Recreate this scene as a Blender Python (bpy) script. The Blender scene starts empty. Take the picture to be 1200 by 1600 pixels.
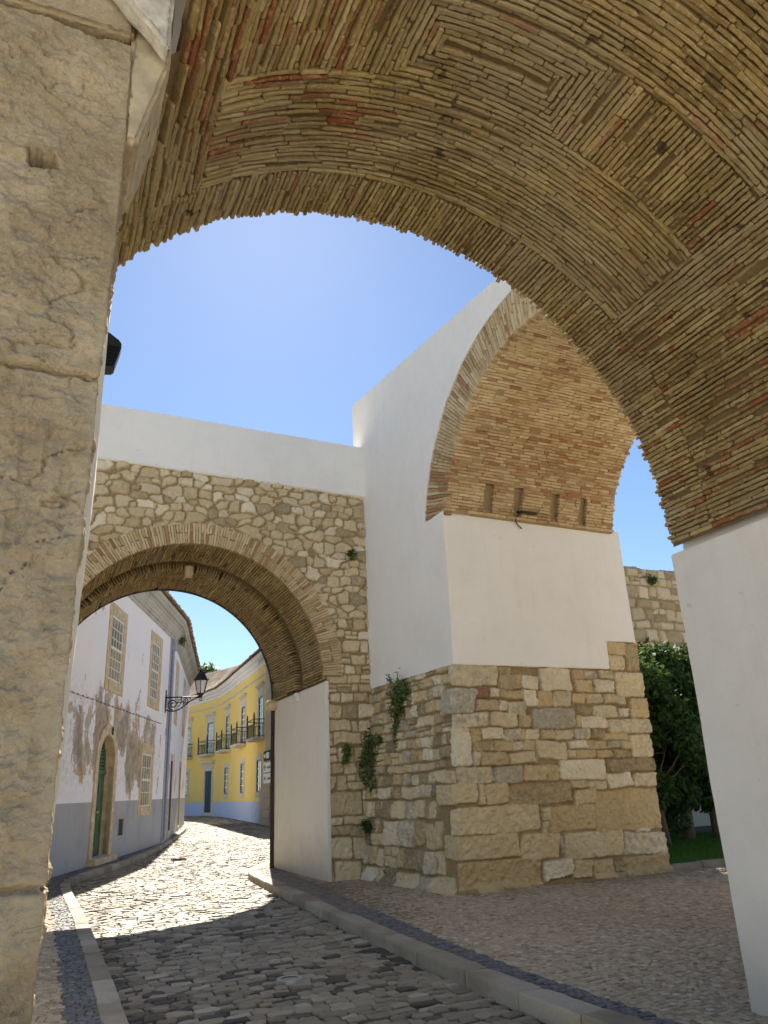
import bpy, math, random
import numpy as np
from mathutils import Vector, Matrix
random.seed(7)
S = bpy.context.scene
C = S.collection
R = math.radians

# ------------------------------------------------------------------ camera
cam_d = bpy.data.cameras.new("camera")
cam = bpy.data.objects.new("camera", cam_d)
C.objects.link(cam)
S.camera = cam
cam_d.sensor_fit = 'VERTICAL'
cam_d.sensor_height = 36.0
cam_d.lens = 27.0
cam_d.clip_start = 0.05
cam_d.clip_end = 2000
def cam_basis(roll, pitch, yaw):
    f = np.array([0, math.cos(pitch), math.sin(pitch)]); r = np.array([1., 0, 0]); u = np.cross(r, f)
    a = -roll
    rr = math.cos(a) * r - math.sin(a) * u
    uu = math.sin(a) * r + math.cos(a) * u
    c, s = math.cos(yaw), math.sin(yaw)
    Z = np.array([[c, -s, 0], [s, c, 0], [0, 0, 1]])
    return Z @ rr, Z @ uu, Z @ f
cr, cu, cf = cam_basis(math.atan(-.045), R(19.7804), R(-24.0825))
M = Matrix.Identity(4)
for i in range(3):
    M[i][0] = cr[i]; M[i][1] = cu[i]; M[i][2] = -cf[i]
M[2][3] = 1.6
cam.matrix_world = M

# ------------------------------------------------------------------ light
SUN_AZ = R(14.5)      # from +Y towards +X
SUN_EL = R(43.5)
w = bpy.data.worlds.new("World"); S.world = w; w.use_nodes = True
nt = w.node_tree
bg = nt.nodes['Background']
sky = nt.nodes.new('ShaderNodeTexSky'); sky.sky_type = 'NISHITA'; sky.sun_disc = False
sky.sun_elevation = SUN_EL; sky.sun_rotation = SUN_AZ
sky.air_density = 1.0; sky.dust_density = 0.14; sky.ozone_density = 4.5
nt.links.new(sky.outputs[0], bg.inputs[0])
bg.inputs[1].default_value = 0.05
sun_d = bpy.data.lights.new("sun", 'SUN'); sun_d.energy = 4.8; sun_d.angle = R(0.5); sun_d.color = (1, .91, .77)
sun = bpy.data.objects.new("sun", sun_d); C.objects.link(sun)
sdir = Vector((math.sin(SUN_AZ) * math.cos(SUN_EL), math.cos(SUN_AZ) * math.cos(SUN_EL), math.sin(SUN_EL)))
sun.rotation_euler = sdir.to_track_quat('Z', 'Y').to_euler()
sun.location = (0, 0, 30)
S.view_settings.view_transform = 'Standard'; S.view_settings.look = 'None'
S.view_settings.exposure = 1.6; S.view_settings.gamma = 1
S.cycles.max_bounces = 10; S.cycles.diffuse_bounces = 6

# ------------------------------------------------------------------ helpers
def tag(o, label=None, cat=None, group=None, kind=None):
    if label: o['label'] = label
    if cat: o['category'] = cat
    if group: o['group'] = group
    if kind: o['kind'] = kind
    return o
def empty(name, loc, label=None, cat=None, group=None):
    o = bpy.data.objects.new(name, None); C.objects.link(o); o.location = loc
    o.empty_display_size = .2
    return tag(o, label, cat, group)
def world_of(o):
    m = Matrix.Identity(4)
    while o:
        m = o.matrix_parent_inverse @ o.matrix_basis @ m if o.parent else o.matrix_basis @ m
        o = o.parent
    return m
def finish(name, me, mat, parent):
    o = bpy.data.objects.new(name, me); C.objects.link(o)
    if mat: me.materials.append(mat)
    if parent:
        o.parent = parent
        o.matrix_parent_inverse = world_of(parent).inverted()
    return o
def mesh_np(name, V, groups, mat, parent=None, attrs=None, smooth=True):
    """V (n,3); groups: list of int arrays (m,k); attrs: name -> (n,) floats"""
    me = bpy.data.meshes.new(name)
    V = np.ascontiguousarray(V, dtype=np.float32)
    me.vertices.add(len(V)); me.vertices.foreach_set('co', V.ravel())
    lv = np.concatenate([g.ravel() for g in groups]).astype(np.int32)
    cnt = np.concatenate([np.full(len(g), g.shape[1]) for g in groups]).astype(np.int32)
    st = np.concatenate([[0], np.cumsum(cnt)[:-1]]).astype(np.int32)
    me.loops.add(len(lv)); me.loops.foreach_set('vertex_index', lv)
    me.polygons.add(len(cnt)); me.polygons.foreach_set('loop_start', st); me.polygons.foreach_set('loop_total', cnt)
    me.polygons.foreach_set('use_smooth', np.full(len(cnt), smooth))
    for k, a in (attrs or {}).items():
        at = me.attributes.new(k, 'FLOAT', 'POINT'); at.data.foreach_set('value', np.ascontiguousarray(a, dtype=np.float32))
    me.update(calc_edges=True); me.validate()
    return finish(name, me, mat, parent)
class MB:
    def __init__(s): s.v = []; s.f = []
    def add(s, V, F):
        o = len(s.v); s.v += [tuple(map(float, p)) for p in V]; s.f += [tuple(i + o for i in f) for f in F]
    def hexa(s, P):   # 8 points: bottom 4 then top 4 (same winding)
        s.add(P, [(3, 2, 1, 0), (4, 5, 6, 7), (0, 1, 5, 4), (1, 2, 6, 5), (2, 3, 7, 6), (3, 0, 4, 7)])
    def box(s, x0, x1, y0, y1, z0, z1, P=None):
        Q = [(x0, y0, z0), (x1, y0, z0), (x1, y1, z0), (x0, y1, z0), (x0, y0, z1), (x1, y0, z1), (x1, y1, z1), (x0, y1, z1)]
        s.hexa([P(*q) for q in Q] if P else Q)
    def tube(s, pts, r, n=8, cap=True):
        pts = [Vector(p) for p in pts]; rs = r if isinstance(r, (list, tuple)) else [r] * len(pts)
        V = []; F = []
        up = Vector((0, 0, 1))
        for i, p in enumerate(pts):
            d = (pts[min(i + 1, len(pts) - 1)] - pts[max(i - 1, 0)]).normalized()
            a = d.cross(up)
            if a.length < 1e-3: a = Vector((1, 0, 0))
            a.normalize(); b = d.cross(a)
            for k in range(n):
                t = 2 * math.pi * k / n
                V.append(p + (a * math.cos(t) + b * math.sin(t)) * rs[i])
        for i in range(len(pts) - 1):
            for k in range(n):
                F.append((i * n + k, i * n + (k + 1) % n, (i + 1) * n + (k + 1) % n, (i + 1) * n + k))
        if cap: F += [tuple(range(n))[::-1], tuple((len(pts) - 1) * n + k for k in range(n))]
        s.add(V, F)
    def build(s, name, mat, parent=None, smooth=False, bevel=0, bseg=2):
        me = bpy.data.meshes.new(name); me.from_pydata(s.v, [], s.f); me.update()
        if bevel:
            import bmesh
            bm = bmesh.new(); bm.from_mesh(me)
            bmesh.ops.remove_doubles(bm, verts=bm.verts, dist=1e-5)
            ed = [e for e in bm.edges if len(e.link_faces) == 2 and e.calc_face_angle(0) > .5]
            bmesh.ops.bevel(bm, geom=ed, offset=bevel, segments=bseg, affect='EDGES', clamp_overlap=True)
            bm.to_mesh(me); bm.free()
        if smooth: me.polygons.foreach_set('use_smooth', [True] * len(me.polygons))
        return finish(name, me, mat, parent)

def _h(ix, iy, seed):
    n = (ix * 374761393 + iy * 668265263 + seed * 1442695041).astype(np.int64) & 0xffffffff
    n = ((n ^ (n >> 13)) * 1274126177) & 0xffffffff
    n = n ^ (n >> 16)
    return (n & 0xffffff) / float(0xffffff)
def vnoise(x, y, seed=0):
    ix = np.floor(x).astype(np.int64); iy = np.floor(y).astype(np.int64)
    fx = x - ix; fy = y - iy
    fx = fx * fx * fx * (fx * (fx * 6 - 15) + 10); fy = fy * fy * fy * (fy * (fy * 6 - 15) + 10)
    a = _h(ix, iy, seed); b = _h(ix + 1, iy, seed); c = _h(ix, iy + 1, seed); d = _h(ix + 1, iy + 1, seed)
    return (a * (1 - fx) + b * fx) * (1 - fy) + (c * (1 - fx) + d * fx) * fy - .5
def fbm(x, y, seed=0, o=4, g=.5):
    r = np.zeros_like(x); a = 1.; f = 1.
    for i in range(o):
        r += a * vnoise(x * f + 17.3 * i, y * f - 9.1 * i, seed + i * 7); a *= g; f *= 2.03
    return r
def sstep(a, b, x):
    t = np.clip((x - a) / (b - a), 0, 1); return t * t * (3 - 2 * t)

# ------------------------------------------------------------------ materials
def newmat(name):
    m = bpy.data.materials.new(name); m.use_nodes = True
    n = m.node_tree.nodes; return m, n, m.node_tree.links, n['Principled BSDF']
def N(n, t, **k):
    o = n.new(t)
    for a, b in k.items():
        if a in o.bl_rna.properties: setattr(o, a, b)
        else: o.inputs[a].default_value = b
    return o
def noise(n, l, scale, detail=4, rough=.55, vec=None, dist=0):
    o = N(n, 'ShaderNodeTexNoise'); o.inputs['Scale'].default_value = scale; o.inputs['Detail'].default_value = detail
    o.inputs['Roughness'].default_value = rough; o.inputs['Distortion'].default_value = dist
    l.new(vec, o.inputs['Vector']); return o.outputs['Fac']
def ramp(n, l, fac, stops, interp='LINEAR'):
    o = n.new('ShaderNodeValToRGB'); o.color_ramp.interpolation = interp
    e = o.color_ramp.elements
    while len(e) < len(stops): e.new(.5)
    for i, (p, c) in enumerate(stops):
        e[i].position = p; e[i].color = (*c, 1) if len(c) == 3 else c
    l.new(fac, o.inputs[0]); return o.outputs[0]
def mix(n, l, fac, a, b, mode='MIX'):
    o = n.new('ShaderNodeMix'); o.data_type = 'RGBA'; o.blend_type = mode
    def put(sock, v):
        if isinstance(v, bpy.types.NodeSocket): l.new(v, sock)
        elif isinstance(v, (int, float)): sock.default_value = v
        else: sock.default_value = (*v, 1)
    put(o.inputs[0], fac); put(o.inputs[6], a); put(o.inputs[7], b)
    return o.outputs[2]
def mth(n, l, op, a, b=0., c=None):
    o = n.new('ShaderNodeMath'); o.operation = op
    for i, v in enumerate((a, b) if c is None else (a, b, c)):
        if isinstance(v, bpy.types.NodeSocket): l.new(v, o.inputs[i])
        else: o.inputs[i].default_value = v
    return o.outputs[0]
def maprange(n, l, v, a, b, c=0., d=1.):
    o = n.new('ShaderNodeMapRange'); l.new(v, o.inputs[0])
    for i, q in enumerate((a, b, c, d)): o.inputs[i + 1].default_value = q
    return o.outputs[0]
def bumpn(n, l, h, strength, dist, prev=None):
    o = n.new('ShaderNodeBump'); o.inputs['Strength'].default_value = strength; o.inputs['Distance'].default_value = dist
    l.new(h, o.inputs['Height'])
    if prev: l.new(prev, o.inputs['Normal'])
    return o.outputs[0]
def pos(n): return n.new('ShaderNodeNewGeometry').outputs['Position']
def attr(n, name):
    o = n.new('ShaderNodeAttribute'); o.attribute_name = name; return o.outputs['Fac']
G3 = lambda *c: c

def masonry(name, stops, mortar, rough=.9, fine=45, bump=.5, stain=(.62, .5, .3), stain_amt=.35, red=None, pale=(.62, .55, .42), pale_amt=.4, holes=False):
    m, n, l, b = newmat(name)
    P = pos(n)
    rnd = attr(n, 'rnd')
    n1 = noise(n, l, 9, 5, .6, P); n2 = noise(n, l, fine, 5, .65, P); n3 = noise(n, l, 1.1, 4, .55, P)
    f = mth(n, l, 'ADD', rnd, mth(n, l, 'MULTIPLY', mth(n, l, 'SUBTRACT', n1, .5), .45))
    col = ramp(n, l, f, stops)
    if red: col = mix(n, l, attr(n, 'red'), col, red)
    # pale lime residue and darker grime in patches of their own shape
    col = mix(n, l, maprange(n, l, n2, .52, .72, 0, pale_amt), col, pale)
    col = mix(n, l, maprange(n, l, n3, .45, .7, 0, stain_amt), col, stain, 'MULTIPLY')
    n4 = noise(n, l, 95, 4, .7, P)
    col = mix(n, l, maprange(n, l, n4, .42, .7, 0, .5), col, mix(n, l, .55, col, (.05, .04, .025)))
    if holes:   # lime wash left in drifts; dark spots painted for shade in eroded pits
        n5 = noise(n, l, 3.2, 6, .68, P, .6); col = mix(n, l, maprange(n, l, n5, .56, .74, 0, .45), col, pale)
        n7 = noise(n, l, .8, 4, .6, P); col = mix(n, l, maprange(n, l, n7, .46, .62, 0, .5), col, (.335, .285, .195))
        n6 = noise(n, l, 5.5, 2, .5, P); col = mix(n, l, maprange(n, l, n6, .70, .735, 0, .85), col, (.06, .042, .022))
    jm = attr(n, 'joint')
    mc = mix(n, l, maprange(n, l, n2, .35, .65), mortar, tuple(c * 1.35 for c in mortar))
    col = mix(n, l, jm, col, mc)
    l.new(col, b.inputs['Base Color']); b.inputs['Roughness'].default_value = rough
    b.inputs['Specular IOR Level'].default_value = .25
    h1 = bumpn(n, l, n2, bump, .012); h2 = bumpn(n, l, n4, bump, .007, h1)
    l.new(h2, b.inputs['Normal'])
    return m
def plaster(name, col, dirt=(.55, .5, .42), amt=.25, bump=.25, low=None, streak=.12, cracks=False):
    m, n, l, b = newmat(name)
    P = pos(n)
    n1 = noise(n, l, .9, 5, .6, P); n2 = noise(n, l, 4, 6, .65, P); n3 = noise(n, l, 60, 4, .6, P)
    mp = n.new('ShaderNodeMapping'); l.new(P, mp.inputs[0]); mp.inputs['Scale'].default_value = (5, 5, .35)
    n4 = noise(n, l, 1.4, 5, .6, mp.outputs[0])
    c = mix(n, l, maprange(n, l, n1, .45, .75, 0, amt), col, dirt)
    c = mix(n, l, maprange(n, l, n2, .55, .75, 0, amt * .6), c, tuple(x * .8 for x in col))
    c = mix(n, l, maprange(n, l, n4, .55, .8, 0, streak), c, dirt)
    if low:
        sz = n.new('ShaderNodeSeparateXYZ'); l.new(P, sz.inputs[0])
        k = maprange(n, l, mth(n, l, 'ADD', sz.outputs[2], mth(n, l, 'MULTIPLY', mth(n, l, 'SUBTRACT', n2, .5), .9)), low[0], low[1], low[2], 0)
        c = mix(n, l, k, c, low[3])
    if cracks:
        cn = noise(n, l, .8, 7, .7, P, .8); ck = maprange(n, l, mth(n, l, 'ABSOLUTE', mth(n, l, 'SUBTRACT', cn, .47)), 0, .0022, 1, 0)
        c = mix(n, l, mth(n, l, 'MULTIPLY', ck, maprange(n, l, n1, .5, .62, 0, .4)), c, (.38, .34, .28))
        n6 = noise(n, l, 9, 3, .5, P); c = mix(n, l, maprange(n, l, n6, .72, .75, 0, .35), c, (.5, .46, .4))
    l.new(c, b.inputs['Base Color']); b.inputs['Roughness'].default_value = .85
    b.inputs['Specular IOR Level'].default_value = .2
    h = bumpn(n, l, n2, bump, .03); h = bumpn(n, l, n3, bump, .004, h); l.new(h, b.inputs['Normal'])
    return m
def simple(name, col, rough=.6, metal=0, var=.15, scale=12, bump=0.):
    m, n, l, b = newmat(name)
    P = pos(n); n1 = noise(n, l, scale, 5, .6, P)
    c = mix(n, l, maprange(n, l, n1, .3, .7), tuple(x * (1 - var) for x in col), tuple(min(1, x * (1 + var)) for x in col))
    l.new(c, b.inputs['Base Color']); b.inputs['Roughness'].default_value = rough; b.inputs['Metallic'].default_value = metal
    if bump: l.new(bumpn(n, l, noise(n, l, scale * 4, 4, .6, P), bump, .006), b.inputs['Normal'])
    return m

BR = [(0, (.13, .09, .034)), (.2, (.25, .175, .068)), (.45, (.36, .262, .108)), (.7, (.46, .35, .155)), (.88, (.60, .485, .26)), (1, (.42, .325, .15))]
M_vault = masonry('vault_brick', BR, (.15, .105, .05), red=(.29, .085, .033), stain=(.5, .47, .4), stain_amt=.7, pale=(.64, .54, .34), pale_amt=.65, fine=26, bump=.9, holes=True)
M_brick2 = masonry('arch_brick', [(0, (.28, .175, .08)), (.3, (.47, .33, .165)), (.6, (.60, .46, .26)), (.85, (.70, .58, .37)), (1, (.60, .47, .28))], (.30, .22, .125), red=(.36, .15, .07), stain=(.72, .6, .45), stain_amt=.4, bump=.5)
ST = [(0, (.24, .195, .12)), (.12, (.38, .30, .175)), (.28, (.58, .445, .235)), (.42, (.65, .52, .30)), (.58, (.72, .61, .39)), (.7, (.48, .43, .32)), (.78, (.44, .40, .31)), (.88, (.76, .67, .48)), (1, (.82, .75, .58))]
M_rubble = masonry('rubble_stone', ST, (.27, .195, .10), red=(.3, .13, .07), stain=(.72, .62, .46), stain_amt=.35, pale=(.68, .61, .46), pale_amt=.55, fine=26, bump=.9)
M_rubble3 = masonry('cream_rubble_stone', [(0, (.36, .29, .175)), (.25, (.56, .45, .26)), (.5, (.68, .56, .35)), (.7, (.62, .51, .33)), (.85, (.76, .66, .46)), (1, (.80, .72, .54))], (.25, .18, .09), red=(.36, .2, .11), stain=(.75, .68, .54), stain_amt=.45, pale=(.7, .63, .48), pale_amt=.5, fine=30, bump=.6)
M_rubble2 = masonry('pale_rubble_stone', [(0, (.36, .28, .165)), (.3, (.54, .43, .25)), (.6, (.68, .56, .36)), (1, (.76, .66, .47))], (.27, .195, .10), stain=(.8, .74, .62), stain_amt=.35, pale=(.7, .65, .54), pale_amt=.4, fine=30, bump=.5)
M_white = plaster('white_limewash', (.82, .80, .755), (.66, .62, .55), .35, .3, streak=.3, cracks=True)
M_white_low = plaster('white_limewash_worn_foot', (.78, .75, .68), (.62, .575, .485), .4, .3, low=(.0, .9, .55, (.46, .40, .30)), streak=.3, cracks=True)
M_dark_iron = simple('black_iron', (.012, .013, .016), .45, .3)
M_rust = simple('dark_rusty_iron', (.05, .035, .025), .8, .2, .3)

def pillar_mat():
    m, n, l, b = newmat('weathered_limestone')
    P = pos(n)
    n1 = noise(n, l, 2.2, 6, .62, P); n2 = noise(n, l, 11, 6, .65, P); n3 = noise(n, l, 70, 5, .65, P)
    mp = n.new('ShaderNodeMapping'); l.new(P, mp.inputs[0]); mp.inputs['Scale'].default_value = (1.6, 1.6, 3.4)
    cr_ = noise(n, l, 3.2, 6, .7, mp.outputs[0], 1.2)
    c = ramp(n, l, n1, [(.25, (.24, .185, .115)), (.42, (.35, .28, .175)), (.58, (.45, .37, .245)), (.8, (.56, .49, .35))])
    c = mix(n, l, maprange(n, l, n2, .5, .75, 0, .5), c, (.42, .29, .16))
    c = mix(n, l, maprange(n, l, n3, .5, .72, 0, .5), c, (.54, .485, .36))
    crack = maprange(n, l, mth(n, l, 'ABSOLUTE', mth(n, l, 'SUBTRACT', cr_, .5)), 0, .006, 1, 0)
    c = mix(n, l, mth(n, l, 'MULTIPLY', crack, .55), c, (.12, .085, .045))
    l.new(c, b.inputs['Base Color']); b.inputs['Roughness'].default_value = .88; b.inputs['Specular IOR Level'].default_value = .25
    h = bumpn(n, l, mth(n, l, 'MULTIPLY', crack, -1), .5, .008); h = bumpn(n, l, n2, .6, .03, h); h = bumpn(n, l, n3, .9, .010, h)
    l.new(h, b.inputs['Normal']); return m
M_pillar = pillar_mat()
M_springer = simple('pale_yellow_limestone', (.44, .37, .25), .85, 0, .25, 7, .7)
M_cap = simple('pale_lichen_limestone', (.50, .47, .40), .85, 0, .3, 14, .8)
M_ashlar = masonry('pale_ashlar', [(0, (.52, .45, .33)), (.5, (.66, .59, .46)), (1, (.74, .68, .55))], (.3, .25, .18), bump=.4)
M_frame = simple('ochre_limestone_trim', (.56, .46, .30), .85, 0, .3, 5, .4)
M_greyframe = simple('pale_grey_trim', (.52, .48, .40), .85, 0, .2, 6, .3)
M_glass, n_, l_, b_ = newmat('window_glass')
b_.inputs['Base Color'].default_value = (.25, .26, .25, 1); b_.inputs['Roughness'].default_value = .07; b_.inputs['Specular IOR Level'].default_value = .8
M_curtain, n_, l_, b_ = newmat('curtained_window_glass')
P_ = pos(n_); c_ = ramp(n_, l_, noise(n_, l_, 2.5, 3, .5, P_), [(.35, (.16, .16, .14)), (.65, (.36, .35, .31))])
l_.new(c_, b_.inputs['Base Color']); b_.inputs['Roughness'].default_value = .08; b_.inputs['Specular IOR Level'].default_value = .7
M_whitewood = simple('white_painted_wood', (.74, .72, .66), .5)
M_greenpaint = simple('green_door_paint', (.018, .095, .05), .4, 0, .3, 20)
M_tealpaint = simple('teal_door_paint', (.010, .05, .052), .8, 0, .3)
M_blackhole = simple('dark_painted_wood', (.02, .017, .02), .9)
M_brownwood = simple('brown_painted_wood', (.2, .12, .06), .6)
M_tile = masonry('roof_tile', [(0, (.27, .19, .13)), (.4, (.40, .30, .21)), (.8, (.50, .41, .31)), (1, (.56, .50, .41))], (.2, .15, .1), bump=.4, pale=(.55, .5, .42))
M_yellow = plaster('yellow_limewash', (.74, .54, .15), (.64, .45, .14), .4, .12)
M_bluedado = plaster('pale_blue_paint', (.42, .47, .60), (.36, .38, .44), .3, .12)
M_greydado = plaster('grey_blue_paint', (.40, .42, .45), (.24, .235, .22), .5, .25, streak=.4)
M_greycorn = plaster('grey_plaster_cornice', (.47, .48, .48), (.24, .24, .23), .6, .2, streak=.5)
M_bluepipe = simple('grey_blue_pipe_paint', (.33, .37, .47), .6)

def peeling():
    m, n, l, b = newmat('peeling_white_limewash')
    P = pos(n); sz = n.new('ShaderNodeSeparateXYZ'); l.new(P, sz.inputs[0]); z = sz.outputs[2]
    mp = n.new('ShaderNodeMapping'); l.new(P, mp.inputs[0]); mp.inputs['Scale'].default_value = (1, 1, .75)
    a = noise(n, l, .85, 6, .58, mp.outputs[0], .4); f = noise(n, l, 7, 6, .65, P); g = noise(n, l, 45, 4, .6, P)
    band = mth(n, l, 'MULTIPLY', maprange(n, l, z, 1.5, 2.3), maprange(n, l, z, 3.9, 5.0, 1, 0))
    band = mth(n, l, 'MULTIPLY', band, maprange(n, l, sz.outputs[1], 30.0, 31.5, 1, .25))
    s = mth(n, l, 'ADD', a, mth(n, l, 'MULTIPLY', mth(n, l, 'SUBTRACT', f, .5), .22))
    s = mth(n, l, 'ADD', s, mth(n, l, 'MULTIPLY', band, .19))
    peel = maprange(n, l, s, .652, .664)
    deep = maprange(n, l, s, .715, .725)
    c = mix(n, l, maprange(n, l, a, .4, .7, 0, .2), (.86, .86, .90), (.70, .70, .73))
    c = mix(n, l, mth(n, l, 'MULTIPLY', band, maprange(n, l, f, .4, .65, 0, .5)), c, (.42, .41, .39))
    under = ramp(n, l, noise(n, l, .7, 3, .5, P), [(.36, (.38, .32, .26)), (.46, (.50, .46, .42)), (.54, (.58, .52, .45)), (.6, (.62, .40, .19)), (.7, (.56, .49, .40))])
    under = mix(n, l, maprange(n, l, g, .4, .7, 0, .5), under, (.27, .22, .17))
    dv = ramp(n, l, noise(n, l, 3.5, 5, .6, P), [(.35, (.2, .16, .12)), (.5, (.34, .29, .23)), (.62, (.44, .36, .26)), (.72, (.5, .47, .43))])
    c = mix(n, l, peel, c, under); c = mix(n, l, mth(n, l, 'MULTIPLY', deep, .8), c, dv)
    l.new(c, b.inputs['Base Color']); b.inputs['Roughness'].default_value = .9; b.inputs['Specular IOR Level'].default_value = .2
    h = bumpn(n, l, mth(n, l, 'MULTIPLY', peel, -1), .8, .02); h = bumpn(n, l, f, .2, .02, h); l.new(h, b.inputs['Normal'])
    return m
M_peel = peeling()
def cobble_mat(name, stops, rough, spec=.5, joint=(.05, .042, .03)):
    m, n, l, b = newmat(name)
    P = pos(n); n1 = noise(n, l, 14, 5, .6, P); n2 = noise(n, l, 70, 4, .6, P); n3 = noise(n, l, .5, 4, .5, P)
    f = mth(n, l, 'ADD', attr(n, 'rnd'), mth(n, l, 'MULTIPLY', mth(n, l, 'SUBTRACT', n1, .5), .3))
    c = ramp(n, l, f, stops)
    c = mix(n, l, maprange(n, l, n3, .4, .7, 0, .3), c, mix(n, l, .5, c, (.16, .12, .075)))
    c = mix(n, l, maprange(n, l, n2, .5, .7, 0, .35), c, mix(n, l, .6, c, (.03, .03, .025)))
    c = mix(n, l, attr(n, 'joint'), c, joint)
    l.new(c, b.inputs['Base Color'])
    r = mth(n, l, 'ADD', mth(n, l, 'MULTIPLY', n1, .25), rough); l.new(r, b.inputs['Roughness'])
    b.inputs['Specular IOR Level'].default_value = spec
    h = bumpn(n, l, n1, .35, .012); h = bumpn(n, l, n2, .3, .003, h); l.new(h, b.inputs['Normal'])
    return m
M_road = cobble_mat('worn_road_setts', [(0, (.055, .05, .043)), (.1, (.09, .08, .068)), (.17, (.19, .165, .12)), (.6, (.28, .245, .185)), (.9, (.35, .31, .24)), (1, (.40, .36, .29))], .46, .2)
M_calcada = cobble_mat('limestone_pavement_cubes', [(0, (.29, .23, .15)), (.4, (.43, .345, .235)), (.8, (.52, .43, .31)), (1, (.60, .51, .39))], .6, .2, (.24, .185, .115))
M_basalt = cobble_mat('basalt_pavement_cubes', [(0, (.075, .08, .085)), (.6, (.135, .14, .148)), (1, (.2, .205, .21))], .5, .35, (.045, .042, .038))
M_dirt = simple('joint_earth', (.24, .185, .115), .95, 0, .4, 8, .4)
M_kerb = masonry('kerb_limestone', [(0, (.30, .26, .195)), (.5, (.40, .35, .27)), (1, (.48, .43, .34))], (.2, .17, .12), rough=.75, bump=.6, stain=(.5, .45, .36), stain_amt=.8, pale=(.5, .46, .37), pale_amt=.5)
M_ground = simple('pale_dusty_ground', (.34, .30, .24), .95, 0, .2, 1.5)

# ------------------------------------------------------------------ generators
def voro(uu, vv, cu_, cv_, seed, drop=.12):
    """irregular blocky cells: id, distance to the joint (about metres)"""
    j = np.floor(vv / cv_).astype(np.int64)
    best = np.full(uu.shape, 9.); sec = np.full(uu.shape, 9.); bid = np.zeros(uu.shape)
    for dj in (-2, -1, 0, 1, 2):
        jj = j + dj; sh = (jj % 2) * .5 + .3 * _h(jj, jj * 0, seed + 5); i = np.floor(uu / cu_ - sh).astype(np.int64)
        for di in (-2, -1, 0, 1, 2):
            ii = i + di
            su = (ii + sh + .5 + .55 * (_h(ii, jj, seed) - .5)) * cu_; sv = (jj + .5 + .42 * (_h(ii, jj, seed + 1) - .5)) * cv_
            wgt = .62 + .85 * _h(ii, jj, seed + 2) ** 1.5; wgt = np.where(_h(ii, jj, seed + 4) < drop, .05, wgt)
            asp = .8 + .5 * _h(ii, jj, seed + 3)
            d = ((np.abs(uu - su) / (cu_ * asp)) ** 5 + (np.abs(vv - sv) / (cv_ / asp)) ** 5) ** (1 / 5) / wgt
            k = d < best; sec = np.where(k, best, np.minimum(sec, d)); bid = np.where(k, _h(ii, jj, seed + 6), bid); best = np.where(k, d, best)
    return bid, (sec - best) * .5 * min(cu_, cv_) 
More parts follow.
